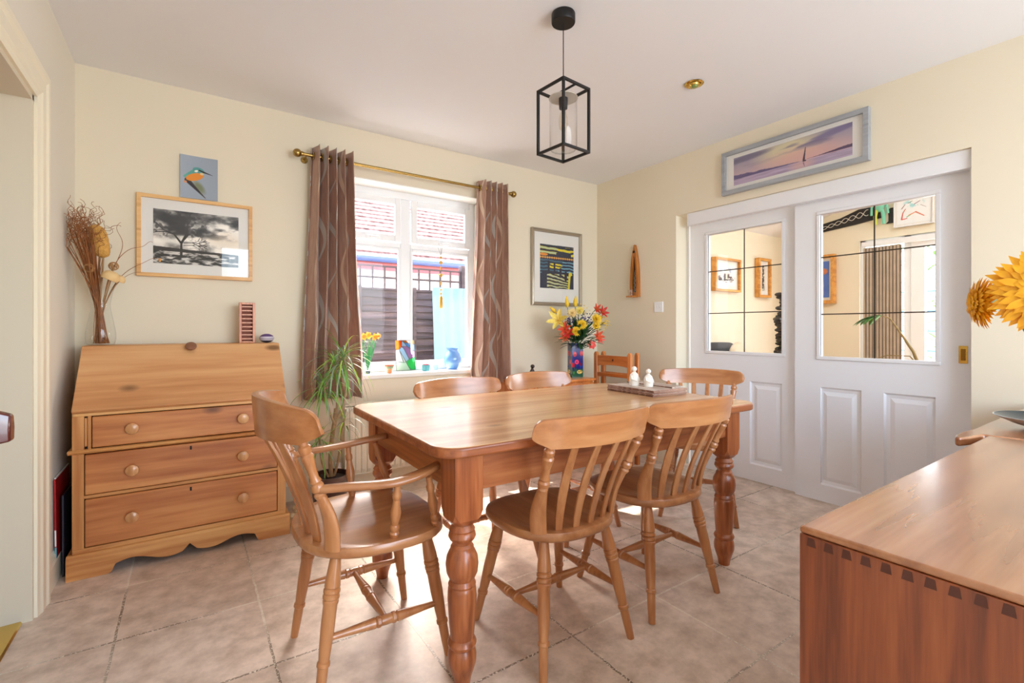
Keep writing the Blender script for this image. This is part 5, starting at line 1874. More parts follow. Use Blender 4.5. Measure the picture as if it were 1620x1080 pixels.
MB().turn((-0.585, 0.03, 0.12), (-0.585, 0.03, 0.21), [(0, .014), (.2, .018), (.3, .020), (.9, .020), (1, .016)], 16).build('valve', M['white'], rd)

# ---------------------------------------------------------------- ceiling pendant and downlight
pdx, pdy = 1.358, 1.60
pn = thing('pendant_lamp', 'black open cage pendant lamp with a clear glass cylinder', 'pendant lamp', (pdx, pdy, H))
MB().lathe([(0.001, 0.0), (0.05, 0.0), (0.052, -0.004), (0.052, -0.038), (0.050, -0.042), (0.001, -0.042)], n=32).build('ceiling_rose', M['black'], pn)
ZT, ZB = -0.331, -0.616
hwc = 0.078
MB().tube([(0, 0, -0.04), (0, 0, ZT - 0.01)], 0.0022, 8).build('flex', M['black'], pn)
cg = MB()
ang_ = R(5)
rot = Matrix.Rotation(ang_, 3, 'Z')
bw = 0.0105
for sx in (-1, 1):
    for sy in (-1, 1):
        cg.cbox(rot @ Vector((sx * hwc, sy * hwc, (ZT + ZB) / 2)), bw, bw, ZT - ZB, rot)
    for z in (ZT - bw / 2, ZB + bw / 2):
        cg.cbox(rot @ Vector((sx * hwc, 0, z)), bw, 2 * hwc - bw, bw, rot)
        cg.cbox(rot @ Vector((0, sx * hwc, z)), 2 * hwc - bw, bw, bw, rot)
cg.cbox(rot @ Vector((0, 0, ZT - bw / 2)), 0.010, 2 * hwc - bw, 0.006, rot)
cg.build('cage', M['black'], pn, bev=0.001)
MB().lathe([(0.004, ZT - 0.008), (0.012, ZT - 0.012), (0.014, ZT - 0.03), (0.02, ZT - 0.036), (0.02, ZT - 0.052), (0.018, ZT - 0.085), (0.001, ZT - 0.086)], n=24).build('lamp_holder', M['black'], pn)
MB().lathe([(0.012, ZT - 0.034), (0.063, ZT - 0.038), (0.064, ZT - 0.041), (0.012, ZT - 0.039)], n=32).build('shade_plate', plain('pale_metal_disc', srgb(206, 202, 190), 0.4), pn)
MB().lathe([(0.058, ZT - 0.042), (0.060, ZT - 0.044), (0.060, ZB + 0.030), (0.054, ZB + 0.018), (0.030, ZB + 0.013), (0.001, ZB + 0.012)], n=40, cap=False).build('glass_cylinder', pane_mat('pendant_glass', (0.97, 0.97, 0.97, 1)), pn)
bl = MB().lathe([(0.010, ZT - 0.084), (0.012, ZT - 0.10), (0.018, ZT - 0.125), (0.020, ZT - 0.15), (0.016, ZT - 0.172), (0.007, ZT - 0.183), (0.001, ZT - 0.185)], n=24, cap=False).build('bulb', pane_mat('bulb_glass', (0.97, 0.94, 0.86, 1)), pn)
fl = MB()
for k in range(4):
    a = k * PI / 2
    fl.tube([(0.003 * math.cos(a), 0.003 * math.sin(a), ZT - 0.10), (0.009 * math.cos(a), 0.009 * math.sin(a), ZT - 0.16)], 0.0008, 5)
fl.build('filament', M['brass2'], bl)
dlm = thing('ceiling_spotlight', 'small polished brass eyeball spotlight in the ceiling', 'ceiling spotlight', (2.352, 1.641, H))
MB().lathe([(0.030, -0.001), (0.050, -0.001), (0.052, -0.004), (0.046, -0.009), (0.038, -0.010), (0.033, -0.004), (0.030, -0.001)], n=36, cap=False).build('trim_ring', M['brass2'], dlm)
eb = MB().sphere((-0.004, -0.004, -0.006), 0.031, 0.031, 0.024, 24, 12).build('eyeball', M['brass2'], dlm)
MB().sphere((-0.011, -0.010, -0.022), 0.019, 0.019, 0.011, 18, 8).build('lens', plain('green_tinted_lamp_glass', srgb(120, 136, 60), 0.08, coat=1), eb)

# ---------------------------------------------------------------- on the desk
TZ_D = TOPZ
dvx, dvy = -0.368, 3.155
dv = thing('glass_vase', 'tall clear glass vase of dried stems at the left end of the bureau', 'vase', (dvx, dvy, TZ_D))
VP = [(0.001, 0.0), (0.048, 0.0), (0.055, 0.006), (0.060, 0.03), (0.060, 0.06), (0.052, 0.11), (0.043, 0.16), (0.038, 0.19), (0.038, 0.21), (0.044, 0.25), (0.054, 0.298)]
MB().lathe(VP, n=40, cap=False).build('glass', pane_mat('vase_glass', (0.97, 0.975, 0.97, 1)), dv)
tw = plain('dried_twig', srgb(150, 92, 48), 0.7, var=0.2, vscale=30)
tw2 = plain('pale_dried_stem', srgb(168, 128, 84), 0.7, var=0.15, vscale=30)
rg = random.Random(77)
m = MB()


def clampx(p, xmin):
    p.x = max(p.x, xmin)
    return p


for i in range(85):
    a = rg.uniform(0, 2 * PI)
    r_ = rg.uniform(0, 0.035)
    p = Vector((r_ * math.cos(a), r_ * math.sin(a), 0.008))
    tgt = Vector((-0.058 + rg.gauss(0, 0.030), -0.05 + rg.gauss(0, 0.04), 0.50 + rg.uniform(-0.04, 0.08)))
    neck = Vector((-0.010 + rg.uniform(-0.014, 0.014), rg.uniform(-0.022, 0.022), 0.20))
    pts = []
    for k in range(9):
        u_ = k / 8
        pts.append(p * (1 - u_) ** 2 + (neck * 1.0 + (neck - (p + tgt) / 2) * 0.6) * 2 * u_ * (1 - u_) + tgt * u_ * u_)
    # curly end
    d = (tgt - pts[-2]).normalized()
    q = tgt.copy()
    w1, w2 = rg.uniform(2, 5), rg.uniform(2, 5)
    f1, f2 = rg.uniform(0, 6), rg.uniform(0, 6)
    for k in range(rg.randint(9, 15)):
        d = (d + Vector((math.sin(k * w1 * 0.3 + f1), math.cos(k * w2 * 0.3 + f2), 0.3 * math.sin(k * 1.1 + f2))) * 0.75).normalized()
        q = q + d * 0.016
        q = clampx(q.copy(), XL - dvx + 0.012)
        q.y = min(q.y, YB - dvy - 0.01)
        q.z = min(q.z, 0.70)
        pts.append(q.copy())
    m.tube(pts, [0.0013] * 9 + [0.0013 - 0.0006 * k / len(pts) for k in range(len(pts) - 9)], 4)
o = m.build('dried_grass', tw, None)
o.location = (dvx, dvy, TZ_D)
tag(o, 'bushy mass of dark curly dried stems in the bureau vase', 'dried stems', kind='stuff')
# single stems
def stem_thing(name, label, cat, pts, r, mat, grp=None):
    t = thing(name, label, cat, (dvx, dvy, TZ_D + 0.008), group=grp)
    MB().tube(pts, r, 6).build('stem', mat, t)
    return t


def bez(P, n=14):
    P = [Vector(p) for p in P]
    k = len(P) - 1
    return [sum((P[i] * (math.comb(k, i) * (1 - u) ** (k - i) * u ** i) for i in range(k + 1)), Vector()) for u in [j / n for j in range(n + 1)]]


lo = stem_thing('loofah_stem', 'large yellow brown loofah on a stem in the bureau vase', 'dried loofah', bez([(0.02, 0, 0), (-0.02, 0, 0.2), (0.01, -0.02, 0.3), (0.012, -0.02, 0.44)]), 0.0045, tw2)
m = MB()
rr = []
for i in range(17):
    u_ = i / 16
    r_ = 0.034 * (max(0.0, 1 - abs(2 * u_ - 1) ** 3.4)) ** 0.5 + 0.003
    c_ = Vector((0.010 - 0.026 * u_, -0.02, 0.43 + 0.165 * u_))
    rr.append([c_ + Vector((math.cos(2 * PI * j / 26) * r_ * (1 + 0.04 * math.sin(j * 3 + i * 2.3)), math.sin(2 * PI * j / 26) * r_, 0)) for j in range(26)])
m.rings(rr)
m.build('loofah', plain('loofah_fibre', srgb(212, 160, 80), 0.85, bump=0.9, bscale=130, var=0.12, vscale=60), lo)
for (lab, hp_, sd_) in (('brown woven twig ball on a stem, left of the loofah stem', (-0.036, -0.06, 0.372), 1), ('brown woven twig ball on a stem, right of the loofah stem', (0.052, -0.02, 0.392), 2)):
    t = stem_thing('twig_ball', lab, 'dried twig ball', bez([(hp_[0] * 0.3 - 0.01, 0.01, 0), (-0.01, 0, 0.2), (hp_[0] * 0.8, hp_[1] * 0.6, 0.28), hp_]), 0.0025, tw2, 'twig balls in the bureau vase')
    m = MB()
    rg2 = random.Random(sd_)
    for k in range(10):
        ax = Vector((rg2.gauss(0, 1), rg2.gauss(0, 1), rg2.gauss(0, 1))).normalized()
        ux = ax.orthogonal().normalized()
        uy = ax.cross(ux)
        off = rg2.uniform(-0.008, 0.008)
        pts = [Vector(hp_) + ax * off + (ux * math.cos(a) + uy * math.sin(a)) * math.sqrt(0.0205 ** 2 - off ** 2) for a in [2 * PI * j / 18 for j in range(19)]]
        m.tube(pts, 0.0016, 5)
    m.build('woven_ball', plain('twig_ball_fibre', srgb(176, 128, 76), 0.7), t)
for (lab, hp_, s_) in (('larger cream dried mushroom cap above the bureau vase', (0.040, -0.05, 0.328), 1.0), ('smaller cream dried mushroom cap behind the larger one', (0.072, -0.02, 0.322), 0.7)):
    t = stem_thing('dried_mushroom', lab, 'dried mushroom', bez([(-0.01, 0.01, 0), (-0.005, 0, 0.2), (hp_[0] * 0.6, hp_[1] * 0.5, 0.26), hp_]), 0.003, tw2)
    rot_ = Matrix.Rotation(R(25), 3, 'Y')
    m = MB()
    rr = []
    for (r_, z) in ((0.001, -0.006), (0.02, -0.010), (0.034, -0.010), (0.038, -0.002), (0.037, 0.012), (0.030, 0.027), (0.016, 0.036), (0.001, 0.038)):
        rr.append([Vector(hp_) + rot_ @ Vector((math.cos(2 * PI * j / 22) * r_ * s_, math.sin(2 * PI * j / 22) * r_ * s_, z * s_)) for j in range(22)])
    m.rings(rr)
    m.build('cap', plain('mushroom_skin', srgb(224, 190, 134), 0.7, bump=0.2), t)
curls = [
    ('looping curly twig reaching highest right of the loofah', [(0.01, 0, 0), (-0.01, 0, 0.22), (0.03, 0, 0.36), (0.055, -0.01, 0.46), (0.13, -0.01, 0.48), (0.12, -0.01, 0.56), (0.04, -0.01, 0.54), (0.05, -0.01, 0.60), (0.08, -0.01, 0.62)]),
    ('curly twig with a zigzag bend in front of the tree picture edge', [(0.015, 0, 0), (-0.01, 0, 0.22), (0.03, 0, 0.34), (0.02, -0.01, 0.46), (0.12, -0.01, 0.44), (0.10, -0.01, 0.56), (0.16, -0.01, 0.50), (0.17, -0.01, 0.44), (0.18, -0.01, 0.56), (0.21, -0.01, 0.53)]),
    ('curly twig running low and right with a small dried bud', [(0.0, 0.01, 0), (-0.01, 0, 0.22), (0.05, 0, 0.30), (0.08, -0.01, 0.40), (0.14, -0.01, 0.42), (0.19, -0.01, 0.38), (0.19, -0.01, 0.48), (0.24, -0.01, 0.44)]),
    ('short straight twig pointing right above the mushrooms', [(0.0, -0.01, 0), (-0.01, 0, 0.22), (0.05, 0, 0.30), (0.10, -0.01, 0.37), (0.16, -0.01, 0.37)]),
]
for lab, P in curls:
    t = stem_thing('curly_twig', lab, 'dried twig', bez(P, 40), [0.0022 - 0.0013 * k / 40 for k in range(41)], tw, 'curly twigs in the bureau vase')
    if 'bud' in lab:
        MB().sphere(P[-1], 0.006, 0.006, 0.011, 8, 6).build('bud', plain('dried_bud', srgb(214, 150, 70), 0.7), t)

# wooden rack, striped stone, books, floor ornament
rk = thing('wooden_rack', 'small upright wooden rack of horizontal slats on the bureau', 'wooden rack', (0.283, 3.20, TZ_D))
MB().box(-0.041, -0.028, -0.02, 0.02, 0, 0.236).box(0.028, 0.041, -0.02, 0.02, 0, 0.236).box(-0.028, 0.028, -0.02, 0.02, 0.224, 0.236).box(-0.028, 0.028, -0.02, 0.02, 0, 0.010).build('frame', M['orangepine'], rk, bev=0.001)
MB().box(-0.028, 0.028, 0.008, 0.018, 0.010, 0.224).build('back_board', plain('reddish_back_board', srgb(136, 66, 34), 0.6), rk)
for i in range(9):
    z = 0.020 + i * 0.0235
    MB().box(-0.0275, 0.0275, -0.016, 0.007, z, z + 0.007).build('slat', M['orangepine'], rk, smooth=False)


def stripe_mat():
    m, nt, b = newmat('striped_stone')
    tc = nt.nodes.new('ShaderNodeTexCoord')
    sp = nt.nodes.new('ShaderNodeSeparateXYZ')
    nt.links.new(tc.outputs['Object'], sp.inputs[0])
    mr = nt.nodes.new('ShaderNodeMapRange')
    mr.inputs['From Min'].default_value = 0.0
    mr.inputs['From Max'].default_value = 0.052
    nt.links.new(sp.outputs[2], mr.inputs['Value'])
    r = nt.nodes.new('ShaderNodeValToRGB')
    r.color_ramp.interpolation = 'CONSTANT'
    e = r.color_ramp.elements
    e[0].position, e[0].color = 0.0, srgb(50, 48, 62)
    e[1].position, e[1].color = 0.26, srgb(206, 200, 208)
    for p, c in ((0.36, (60, 56, 78)), (0.40, (210, 204, 210)), (0.50, (70, 64, 88)), (0.55, (214, 206, 214)), (0.70, (92, 62, 116))):
        q = e.new(p)
        q.color = srgb(*c)
    nt.links.new(mr.outputs[0], r.inputs[0])
    nt.links.new(r.outputs[0], b.inputs['Base Color'])
    b.inputs['Roughness'].default_value = 0.3
    return m


o = MB().sphere((0, 0, 0.027), 0.040, 0.034, 0.027, 24, 14).build('decorated_stone', stripe_mat(), None)
o.location = (0.384, 3.17, TZ_D - 0.0005)
tag(o, 'round stone with purple, white and black bands on the bureau', 'ornament')

red, blu = plain('red_magazine', srgb(168, 22, 26), 0.35), plain('dark_folder', srgb(34, 32, 44), 0.4)
for (nm, lab, x, w, h, m_, tilt, y0_) in (('magazine', 'red magazine leaning in the gap beside the bureau', -0.478, 0.006, 0.44, red, 3.0, 2.83),
                                         ('folder', 'dark folder standing between the magazine and the bureau', -0.461, 0.007, 0.36, blu, 1.0, 2.86)):
    t = thing(nm, lab, nm, (x, y0_, 0.003))
    rt = Matrix.Rotation(-R(tilt) * 0.25, 3, 'Y')
    MB().cbox(rt @ Vector((0, 0.15, h / 2)), w, 0.30, h, rt).build('cover', m_, t, bev=0.001)
    if nm == 'magazine':
        MB().cbox(rt @ Vector((0, -0.0006, h * 0.42)), w * 0.9, 0.0012, h * 0.16, rt).build('spine_label', plain('white_spine', srgb(226, 220, 214), 0.5), t)
        MB().cbox(rt @ Vector((0, -0.0006, h * 0.22)), w * 0.9, 0.0012, h * 0.22, rt).build('spine_label', plain('turquoise_spine', srgb(60, 168, 184), 0.5), t)
        MB().cbox(rt @ Vector((0.0, 0.15, h + 0.0035)), w * 0.8, 0.28, 0.006, rt).build('page_edges', M['paper'], t)
m = MB()
rg2 = random.Random(4)
for i in range(9):
    m.sphere((rg2.uniform(-0.02, 0.02), rg2.uniform(-0.02, 0.02), 0.02 + i * 0.011), 0.026 - i * 0.0015, 0.02, 0.014, 10, 6, rot=Matrix.Rotation(rg2.uniform(0, 3), 3, 'Z'))
o = m.build('shell_ornament', plain('cream_shell', srgb(226, 206, 164), 0.6, bump=0.4), None)
o.location = (0.492, 2.90, -0.004)
tag(o, 'small knobbly cream ornament on the floor right of the bureau', 'ornament')

# ---------------------------------------------------------------- dragon tree in a pot
px0, py0 = 0.700, 2.98
dp = thing('potted_plant', 'tall spiky dragon tree in a brown pot before the left curtain', 'potted plant', (px0, py0, 0))
MB().lathe([(0.001, 0.0), (0.075, 0.0), (0.082, 0.01), (0.108, 0.19), (0.114, 0.20), (0.114, 0.23), (0.104, 0.23), (0.10, 0.20), (0.001, 0.198)], n=36).build('pot', plain('dark_brown_glazed_pot', srgb(74, 44, 36), 0.3, coat=0.5, var=0.2, vscale=10), dp)
MB().lathe([(0.001, 0), (0.135, 0.0), (0.15, 0.012), (0.143, 0.014), (0.001, 0.006)], n=36).build('saucer', plain('dark_saucer', srgb(60, 40, 34), 0.4), dp).location = (0, 0, -0.0)
MB().lathe([(0.098, 0.205), (0.05, 0.212), (0.001, 0.214)], n=24, cap=False).build('soil', plain('soil', srgb(44, 30, 22), 0.95, bump=1.0, bscale=90), dp)
cane = plain('dragon_tree_cane', srgb(176, 148, 112), 0.7, bump=0.6, bscale=60, var=0.15, vscale=40)
m = MB()
main = bez([(0.01, 0, 0.2), (-0.01, 0, 0.4), (0.03, 0, 0.5), (0.035, -0.01, 0.62)], 12)
m.tube(main, [0.013] * 13, 10)
m.build('cane', cane, dp)
stalks = [
    ([(0.035, -0.01, 0.55), (0.045, -0.01, 0.66), (0.04, -0.02, 0.74), (0.035, -0.01, 0.85), (0.03, 0, 0.88)], 1.0, 62, 0.27),
    ([(0.035, -0.01, 0.55), (0.10, -0.02, 0.64), (0.09, -0.02, 0.78), (0.10, -0.02, 0.88), (0.07, -0.03, 0.93)], 1.0, 62, 0.28),
    ([(0.03, -0.01, 0.52), (-0.01, -0.02, 0.60), (-0.03, -0.03, 0.68), (-0.04, -0.03, 0.76)], 0.9, 46, 0.25),
    ([(0.0, 0, 0.2), (-0.06, -0.02, 0.3), (-0.06, -0.04, 0.38), (-0.07, -0.05, 0.46)], 0.8, 40, 0.19),
    ([(0.02, 0, 0.2), (0.07, -0.01, 0.34), (0.05, -0.02, 0.44), (0.08, -0.03, 0.56)], 0.7, 16, 0.20),
]
lmats = [plain('spiky_leaf_green', srgb(120, 170, 76), 0.4, var=0.2, vscale=15), plain('spiky_leaf_bright', srgb(178, 210, 84), 0.4, var=0.2, vscale=15), plain('spiky_leaf_grey', srgb(150, 168, 140), 0.4, var=0.2, vscale=15)]
rg = random.Random(12)
for k, (P, sc2, nl, LL) in enumerate(stalks):
    pts = bez(P, 14)
    MB().tube(pts, [0.008 - 0.002 * i / 14 for i in range(15)], 8).build('stalk', cane, dp)
    m = MB()
    tip = pts[-1]
    for i in range(nl):
        u_ = i / nl
        a = i * 2.39996
        el = -0.1 + 1.35 * u_ + rg.uniform(-0.12, 0.12)
        d = Vector((math.cos(a) * math.cos(el), math.sin(a) * math.cos(el), math.sin(el)))
        L_ = LL * rg.uniform(0.75, 1.1)
        base = tip + Vector((0, 0, -0.06 + 0.07 * u_))
        # keep leaves in front of the curtain and wall
        if d.y > 0.1:
            L_ *= 0.55
        blade(m, base, d, (0, 0, 1), L_, 0.0082, fold=0.12, bend=2.6 * (1 - 0.40 * u_) * rg.uniform(0.7, 1.2), n=11, mi=rg.choice([0, 0, 1, 2]))
    m.build('leaf_rosette', lmats, dp)

# ---------------------------------------------------------------- things on the window sill
SZL = 0.7805


def glassy(name, col, rough=0.05):
    return plain(name, col, rough, trans=0.75, coat=0.5)


dfv = thing('glass_vase', 'small slim glass vase with daffodils at the left of the sill', 'vase', (1.045, 3.36, SZL))
MB().lathe([(0.001, 0), (0.020, 0), (0.020, 0.02), (0.012, 0.035), (0.018, 0.06), (0.022, 0.10), (0.028, 0.135)], n=24, cap=False).build('glass', pane_mat('green_vase_glass', (0.80, 0.93, 0.88, 1)), dfv)
MB().lathe([(0.001, 0.002), (0.018, 0.003), (0.018, 0.022), (0.001, 0.03)], n=16).build('glass_beads', plain('dark_glass_beads', srgb(66, 66, 76), 0.2, bump=1, bscale=90), dfv)
dyel, dor = plain('daffodil_yellow', srgb(248, 214, 96), 0.5, sub=0.2), plain('daffodil_trumpet', srgb(246, 160, 50), 0.5, sub=0.2)
dgr = plain('daffodil_stem', srgb(72, 150, 92), 0.4)
for i, (hx_, hy2, hz_, fac, lab) in enumerate(((-0.03, -0.02, 0.265, (-0.3, -1, 0.1), 'pale daffodil furthest left in the sill vase'), (0.005, 0.0, 0.272, (0.1, -1, 0.2), 'yellow daffodil second from left in the sill vase'),
                                               (0.045, -0.015, 0.262, (0.4, -1, 0.0), 'orange trumpet daffodil in the middle of the sill vase'), (0.075, 0.005, 0.268, (0.8, -0.7, 0.1), 'rightmost orange daffodil in the sill vase'))):
    t = thing('daffodil', lab, 'daffodil', (1.045, 3.36, SZL + 0.03), group='daffodils on the sill')
    hp_ = Vector((hx_, hy2, hz_ - 0.03))
    fz = Vector(fac).normalized()
    MB().tube(bez([(0, 0, 0), (0.004 * (i - 1.5), 0, 0.1), (hx_ * 0.8, hy2, hz_ - 0.10), hp_ - fz * 0.012], 10), 0.0028, 6).build('stem', dgr, t)
    m = MB()
    ux = fz.orthogonal().normalized()
    uy = fz.cross(ux)
    for k in range(6):
        a = 2 * PI * k / 6
        blade(m, hp_, ux * math.cos(a) + uy * math.sin(a) + fz * 0.1, fz, 0.030, 0.02, fold=0.1, bend=0.0, n=4)
    m.build('petals', dyel, t)
    MB().turn(hp_, hp_ + fz * 0.02, [(0, .006), (.6, .009), (.9, .012), (1, .0135)], 12).build('trumpet', dor, t)
t = thing('leaf_spray', 'green strap leaves standing in the daffodil vase', 'leaves', (1.045, 3.36, SZL + 0.03))
m = MB()
for i, (dx, dy) in enumerate(((-0.3, 0), (0.1, -0.1), (0.32, 0.1), (0.5, 0.0), (0.2, 0.15))):
    blade(m, (0, 0, 0), (dx * 0.6, dy, 1), (0, -1, 0), 0.22, 0.013, bend=0.1, n=7)
m.build('leaves', dgr, t)

pt = thing('pottery_cup', 'small striped terracotta footed cup on the sill', 'pottery cup', (1.195, 3.335, SZL))
MB().lathe([(0.001, 0), (0.018, 0), (0.020, 0.004), (0.017, 0.02), (0.026, 0.032)], n=28, cap=False).build('foot', plain('terracotta', srgb(214, 140, 96), 0.7), pt)
MB().lathe([(0.026, 0.032), (0.030, 0.036), (0.031, 0.05)], n=28, cap=False).build('green_band', plain('sage_glaze', srgb(150, 170, 136), 0.4), pt)
MB().lathe([(0.031, 0.05), (0.034, 0.053), (0.0345, 0.06), (0.031, 0.06), (0.027, 0.04), (0.001, 0.034)], n=28, cap=False).build('rim', plain('terracotta_rim', srgb(170, 100, 70), 0.6), pt)

# stained glass panel: sun, rays, hill
sg = thing('stained_glass_panel', 'square stained glass sunrise panel leaning by the window mullion', 'stained glass', (1.375, 3.47, SZL), rotz=R(6))
ws = 0.158


def stained(name, col):
    m, nt, b = newmat(name)
    N, L = nt.nodes.new, nt.links.new
    t_, u_ = N('ShaderNodeBsdfTransparent'), N('ShaderNodeBsdfTranslucent')
    t_.inputs[0].default_value = col
    u_.inputs[0].default_value = col
    b.inputs['Base Color'].default_value = col
    b.inputs['Roughness'].default_value = 0.15
    m1, m2 = N('ShaderNodeMixShader'), N('ShaderNodeMixShader')
    m1.inputs[0].default_value = 0.55
    m2.inputs[0].default_value = 0.25
    L(t_.outputs[0], m1.inputs[1])
    L(u_.outputs[0], m1.inputs[2])
    L(m1.outputs[0], m2.inputs[1])
    L(b.outputs[0], m2.inputs[2])
    L(m2.outputs[0], nt.nodes['Material Output'].inputs['Surface'])
    return m


sgc = {'o': (240, 110, 40), 'a': (206, 130, 40), 'b': (120, 176, 220), 'l': (190, 220, 240), 'p': (186, 150, 190), 'w': (234, 238, 232), 'g': (70, 206, 110), 'c': (214, 232, 214)}
sgm = {}
for k_, c_ in sgc.items():
    sgm[k_] = stained('stained_' + {'o': 'orange', 'a': 'amber', 'b': 'blue', 'l': 'pale_blue', 'p': 'mauve', 'w': 'clear', 'g': 'green', 'c': 'pale_green'}[k_], srgb(*c_))
polys = [('o', [(0, 1), (0.33, 1), (0.30, 0.80), (0.17, 0.70), (0, 0.68)]), ('a', [(0.33, 1), (1, 1), (1, 0.86), (0.45, 0.93)]), ('l', [(0.33, 1), (0.45, 0.93), (0.60, 0.80), (0.30, 0.80)]),
         ('b', [(0.45, 0.93), (1, 0.86), (1, 0.62), (0.60, 0.80)]), ('p', [(0.30, 0.80), (0.60, 0.80), (1, 0.62), (1, 0.44), (0.70, 0.36), (0.42, 0.74)]), ('l', [(0.30, 0.80), (0.42, 0.74), (0.70, 0.36), (0.52, 0.28), (0.17, 0.70)]),
         ('w', [(0, 0.68), (0.17, 0.70), (0.40, 0.26), (0, 0.30)]), ('w', [(0.17, 0.70), (0.52, 0.28), (0.40, 0.26)]), ('g', [(0.52, 0.28), (0.70, 0.36), (1, 0.44), (1, 0), (0.74, 0)]),
         ('c', [(0, 0.30), (0.40, 0.26), (0.52, 0.28), (0.74, 0), (0, 0)])]
ty = lambda v: 0.02 * v
for k_, P in polys:
    m = MB()
    m.add([((a - 0.5) * ws, ty(b), 0.003 + b * 0.228) for a, b in P], [tuple(range(len(P)))])
    m.build('coloured_glass', sgm[k_], sg, smooth=False)
m = MB()
for k_, P in polys:
    for i in range(len(P)):
        a, b = P[i], P[(i + 1) % len(P)]
        m.bar(((a[0] - 0.5) * ws, ty(a[1]) - 0.001, 0.003 + a[1] * 0.228), ((b[0] - 0.5) * ws, ty(b[1]) - 0.001, 0.003 + b[1] * 0.228), 0.0035, 0.0035, up=(0, 1, 0))
m.build('lead_came', plain('grey_lead', srgb(120, 122, 120), 0.5, metal=0.6), sg, smooth=False)

tj = thing('candle_jar', 'small turquoise glass jar with a red top on the sill', 'jar', (1.50, 3.38, SZL))
MB().lathe([(0.001, 0), (0.028, 0), (0.030, 0.004), (0.030, 0.045), (0.0275, 0.045), (0.0275, 0.006)], n=28, cap=False).build('glass', plain('turquoise_glass', srgb(120, 214, 222), 0.1, trans=0.5), tj)
MB().sphere((0, 0, 0.042), 0.025, 0.025, 0.016, 18, 8).build('red_filling', plain('dark_red_filling', srgb(190, 40, 64), 0.4), tj)
o = MB().box(-0.02, 0.02, -0.02, 0.02, 0, 0.045).build('glass_block', plain('pale_blue_glass', srgb(196, 224, 240), 0.1, trans=0.5), None, bev=0.004)
o.location = (1.585, 3.40, SZL)
tag(o, 'small pale blue glass block beside the round blue vase', 'glass block')
o = MB().lathe([(0.001, 0), (0.034, 0), (0.054, 0.02), (0.070, 0.055), (0.072, 0.085), (0.062, 0.118), (0.046, 0.138), (0.042, 0.150), (0.048, 0.168), (0.045, 0.168), (0.038, 0.150), (0.042, 0.136)], n=36, cap=False).build('round_vase', plain('sky_blue_glaze', srgb(106, 158, 220), 0.15, coat=0.8), None)
o.location = (1.735, 3.395, SZL)
tag(o, 'round sky blue vase at the right end of the sill', 'vase')

# hanging suncatcher on the window catch
hc = thing('hanging_charm', 'string of gold charms hanging from the right window catch', 'hanging charm', (1.655, FY - 0.05, 1.72))
MB().tube([(0, 0, 0.02), (0, 0, -0.42)], 0.0012, 5).tube([(-0.02, 0.02, 0.03), (0, 0, -0.04)], 0.001, 4).tube([(0.02, 0.02, 0.03), (0, 0, -0.04)], 0.001, 4).build('cord', M['lead'], hc)
gold = plain('gold_charm', srgb(196, 150, 66), 0.35, metal=0.7)
for z, rx_, rz_ in ((-0.055, 0.010, 0.010), (-0.095, 0.016, 0.014), (-0.14, 0.006, 0.018), (-0.19, 0.026, 0.006), (-0.20, 0.010, 0.012), (-0.26, 0.007, 0.018), (-0.31, 0.014, 0.006), (-0.34, 0.007, 0.012)):
    MB().sphere((0, 0, z), rx_, 0.006, rz_, 12, 7).build('charm', gold, hc)
MB().turn((0, 0, -0.36), (0, 0, -0.46), [(0, .006), (.1, .013), (.9, .013), (1, .004)], 12).build('bell', gold, hc)

# ---------------------------------------------------------------- corner: side cabinet, bouquet, pine chair, figurine
cbx = thing('side_cabinet', 'low pine cabinet in the corner under the painted vase', 'cabinet', (2.42, 3.07, 0))
MB().box(-0.36, 0.36, -0.21, 0.22, 0.675, 0.695).build('top', M['orangepine'], cbx, bev=0.004)
MB().box(-0.345, 0.345, -0.19, 0.21, 0.06, 0.674).build('carcase', M['orangepine'], cbx, bev=0.002)
MB().box(-0.33, 0.33, -0.17, 0.2, 0.0, 0.06).build('plinth', M['orangepine'], cbx)
for a_, b_ in ((-0.342, -0.003), (0.003, 0.342)):
    dr = MB().box(a_, b_, -0.206, -0.191, 0.08, 0.66).build('door', M['orangepine'], cbx, bev=0.003)
    kx = b_ - 0.04 if a_ < 0 else a_ + 0.04
    MB().turn((kx, -0.206, 0.40), (kx, -0.236, 0.40), KN, 14).build('knob', M['knob'], dr)
CT = 0.6955
bvx, bvy = 2.695, 3.02
bv = thing('painted_vase', 'tall square blue vase painted with red and pink poppies', 'vase', (bvx, bvy, CT), rotz=R(-18))


def img_poppies(U, V):
    img = np.ones(U.shape + (3,)) * C3(24, 26, 116)
    n1 = fbm(U, V, (4, 8), 81)
    img = lay(img, np.clip((n1 - 0.5) * 6, 0, 1), C3(20, 60, 150))
    img = lay(img, np.clip((0.32 - V + (fbm(U, V, (9, 14), 83) - 0.5) * 0.5) * 8, 0, 1), C3(36, 92, 66))
    for (u, v, r1, r2, c) in ((0.25, 0.68, .15, .075, (222, 22, 52)), (0.85, 0.70, .14, .08, (214, 20, 44)), (0.42, 0.45, .20, .07, (238, 62, 110)), (0.1, 0.36, .13, .07, (196, 20, 50)),
                              (0.78, 0.38, .12, .05, (110, 16, 60)), (0.68, 0.16, .25, .055, (238, 206, 110)), (0.15, 0.14, .1, .04, (60, 130, 60))):
        img = lay(img, ell(U, V, (u, v), r1, r2, 1.0, soft=0.15), C3(*c))
    for (u, v) in ((0.42, 0.45), (0.62, 0.165), (0.80, 0.18), (0.25, 0.66)):
        img = lay(img, ell(U, V, (u, v), .045, .018, 1.0, soft=0.2), C3(20, 14, 20))
    return img


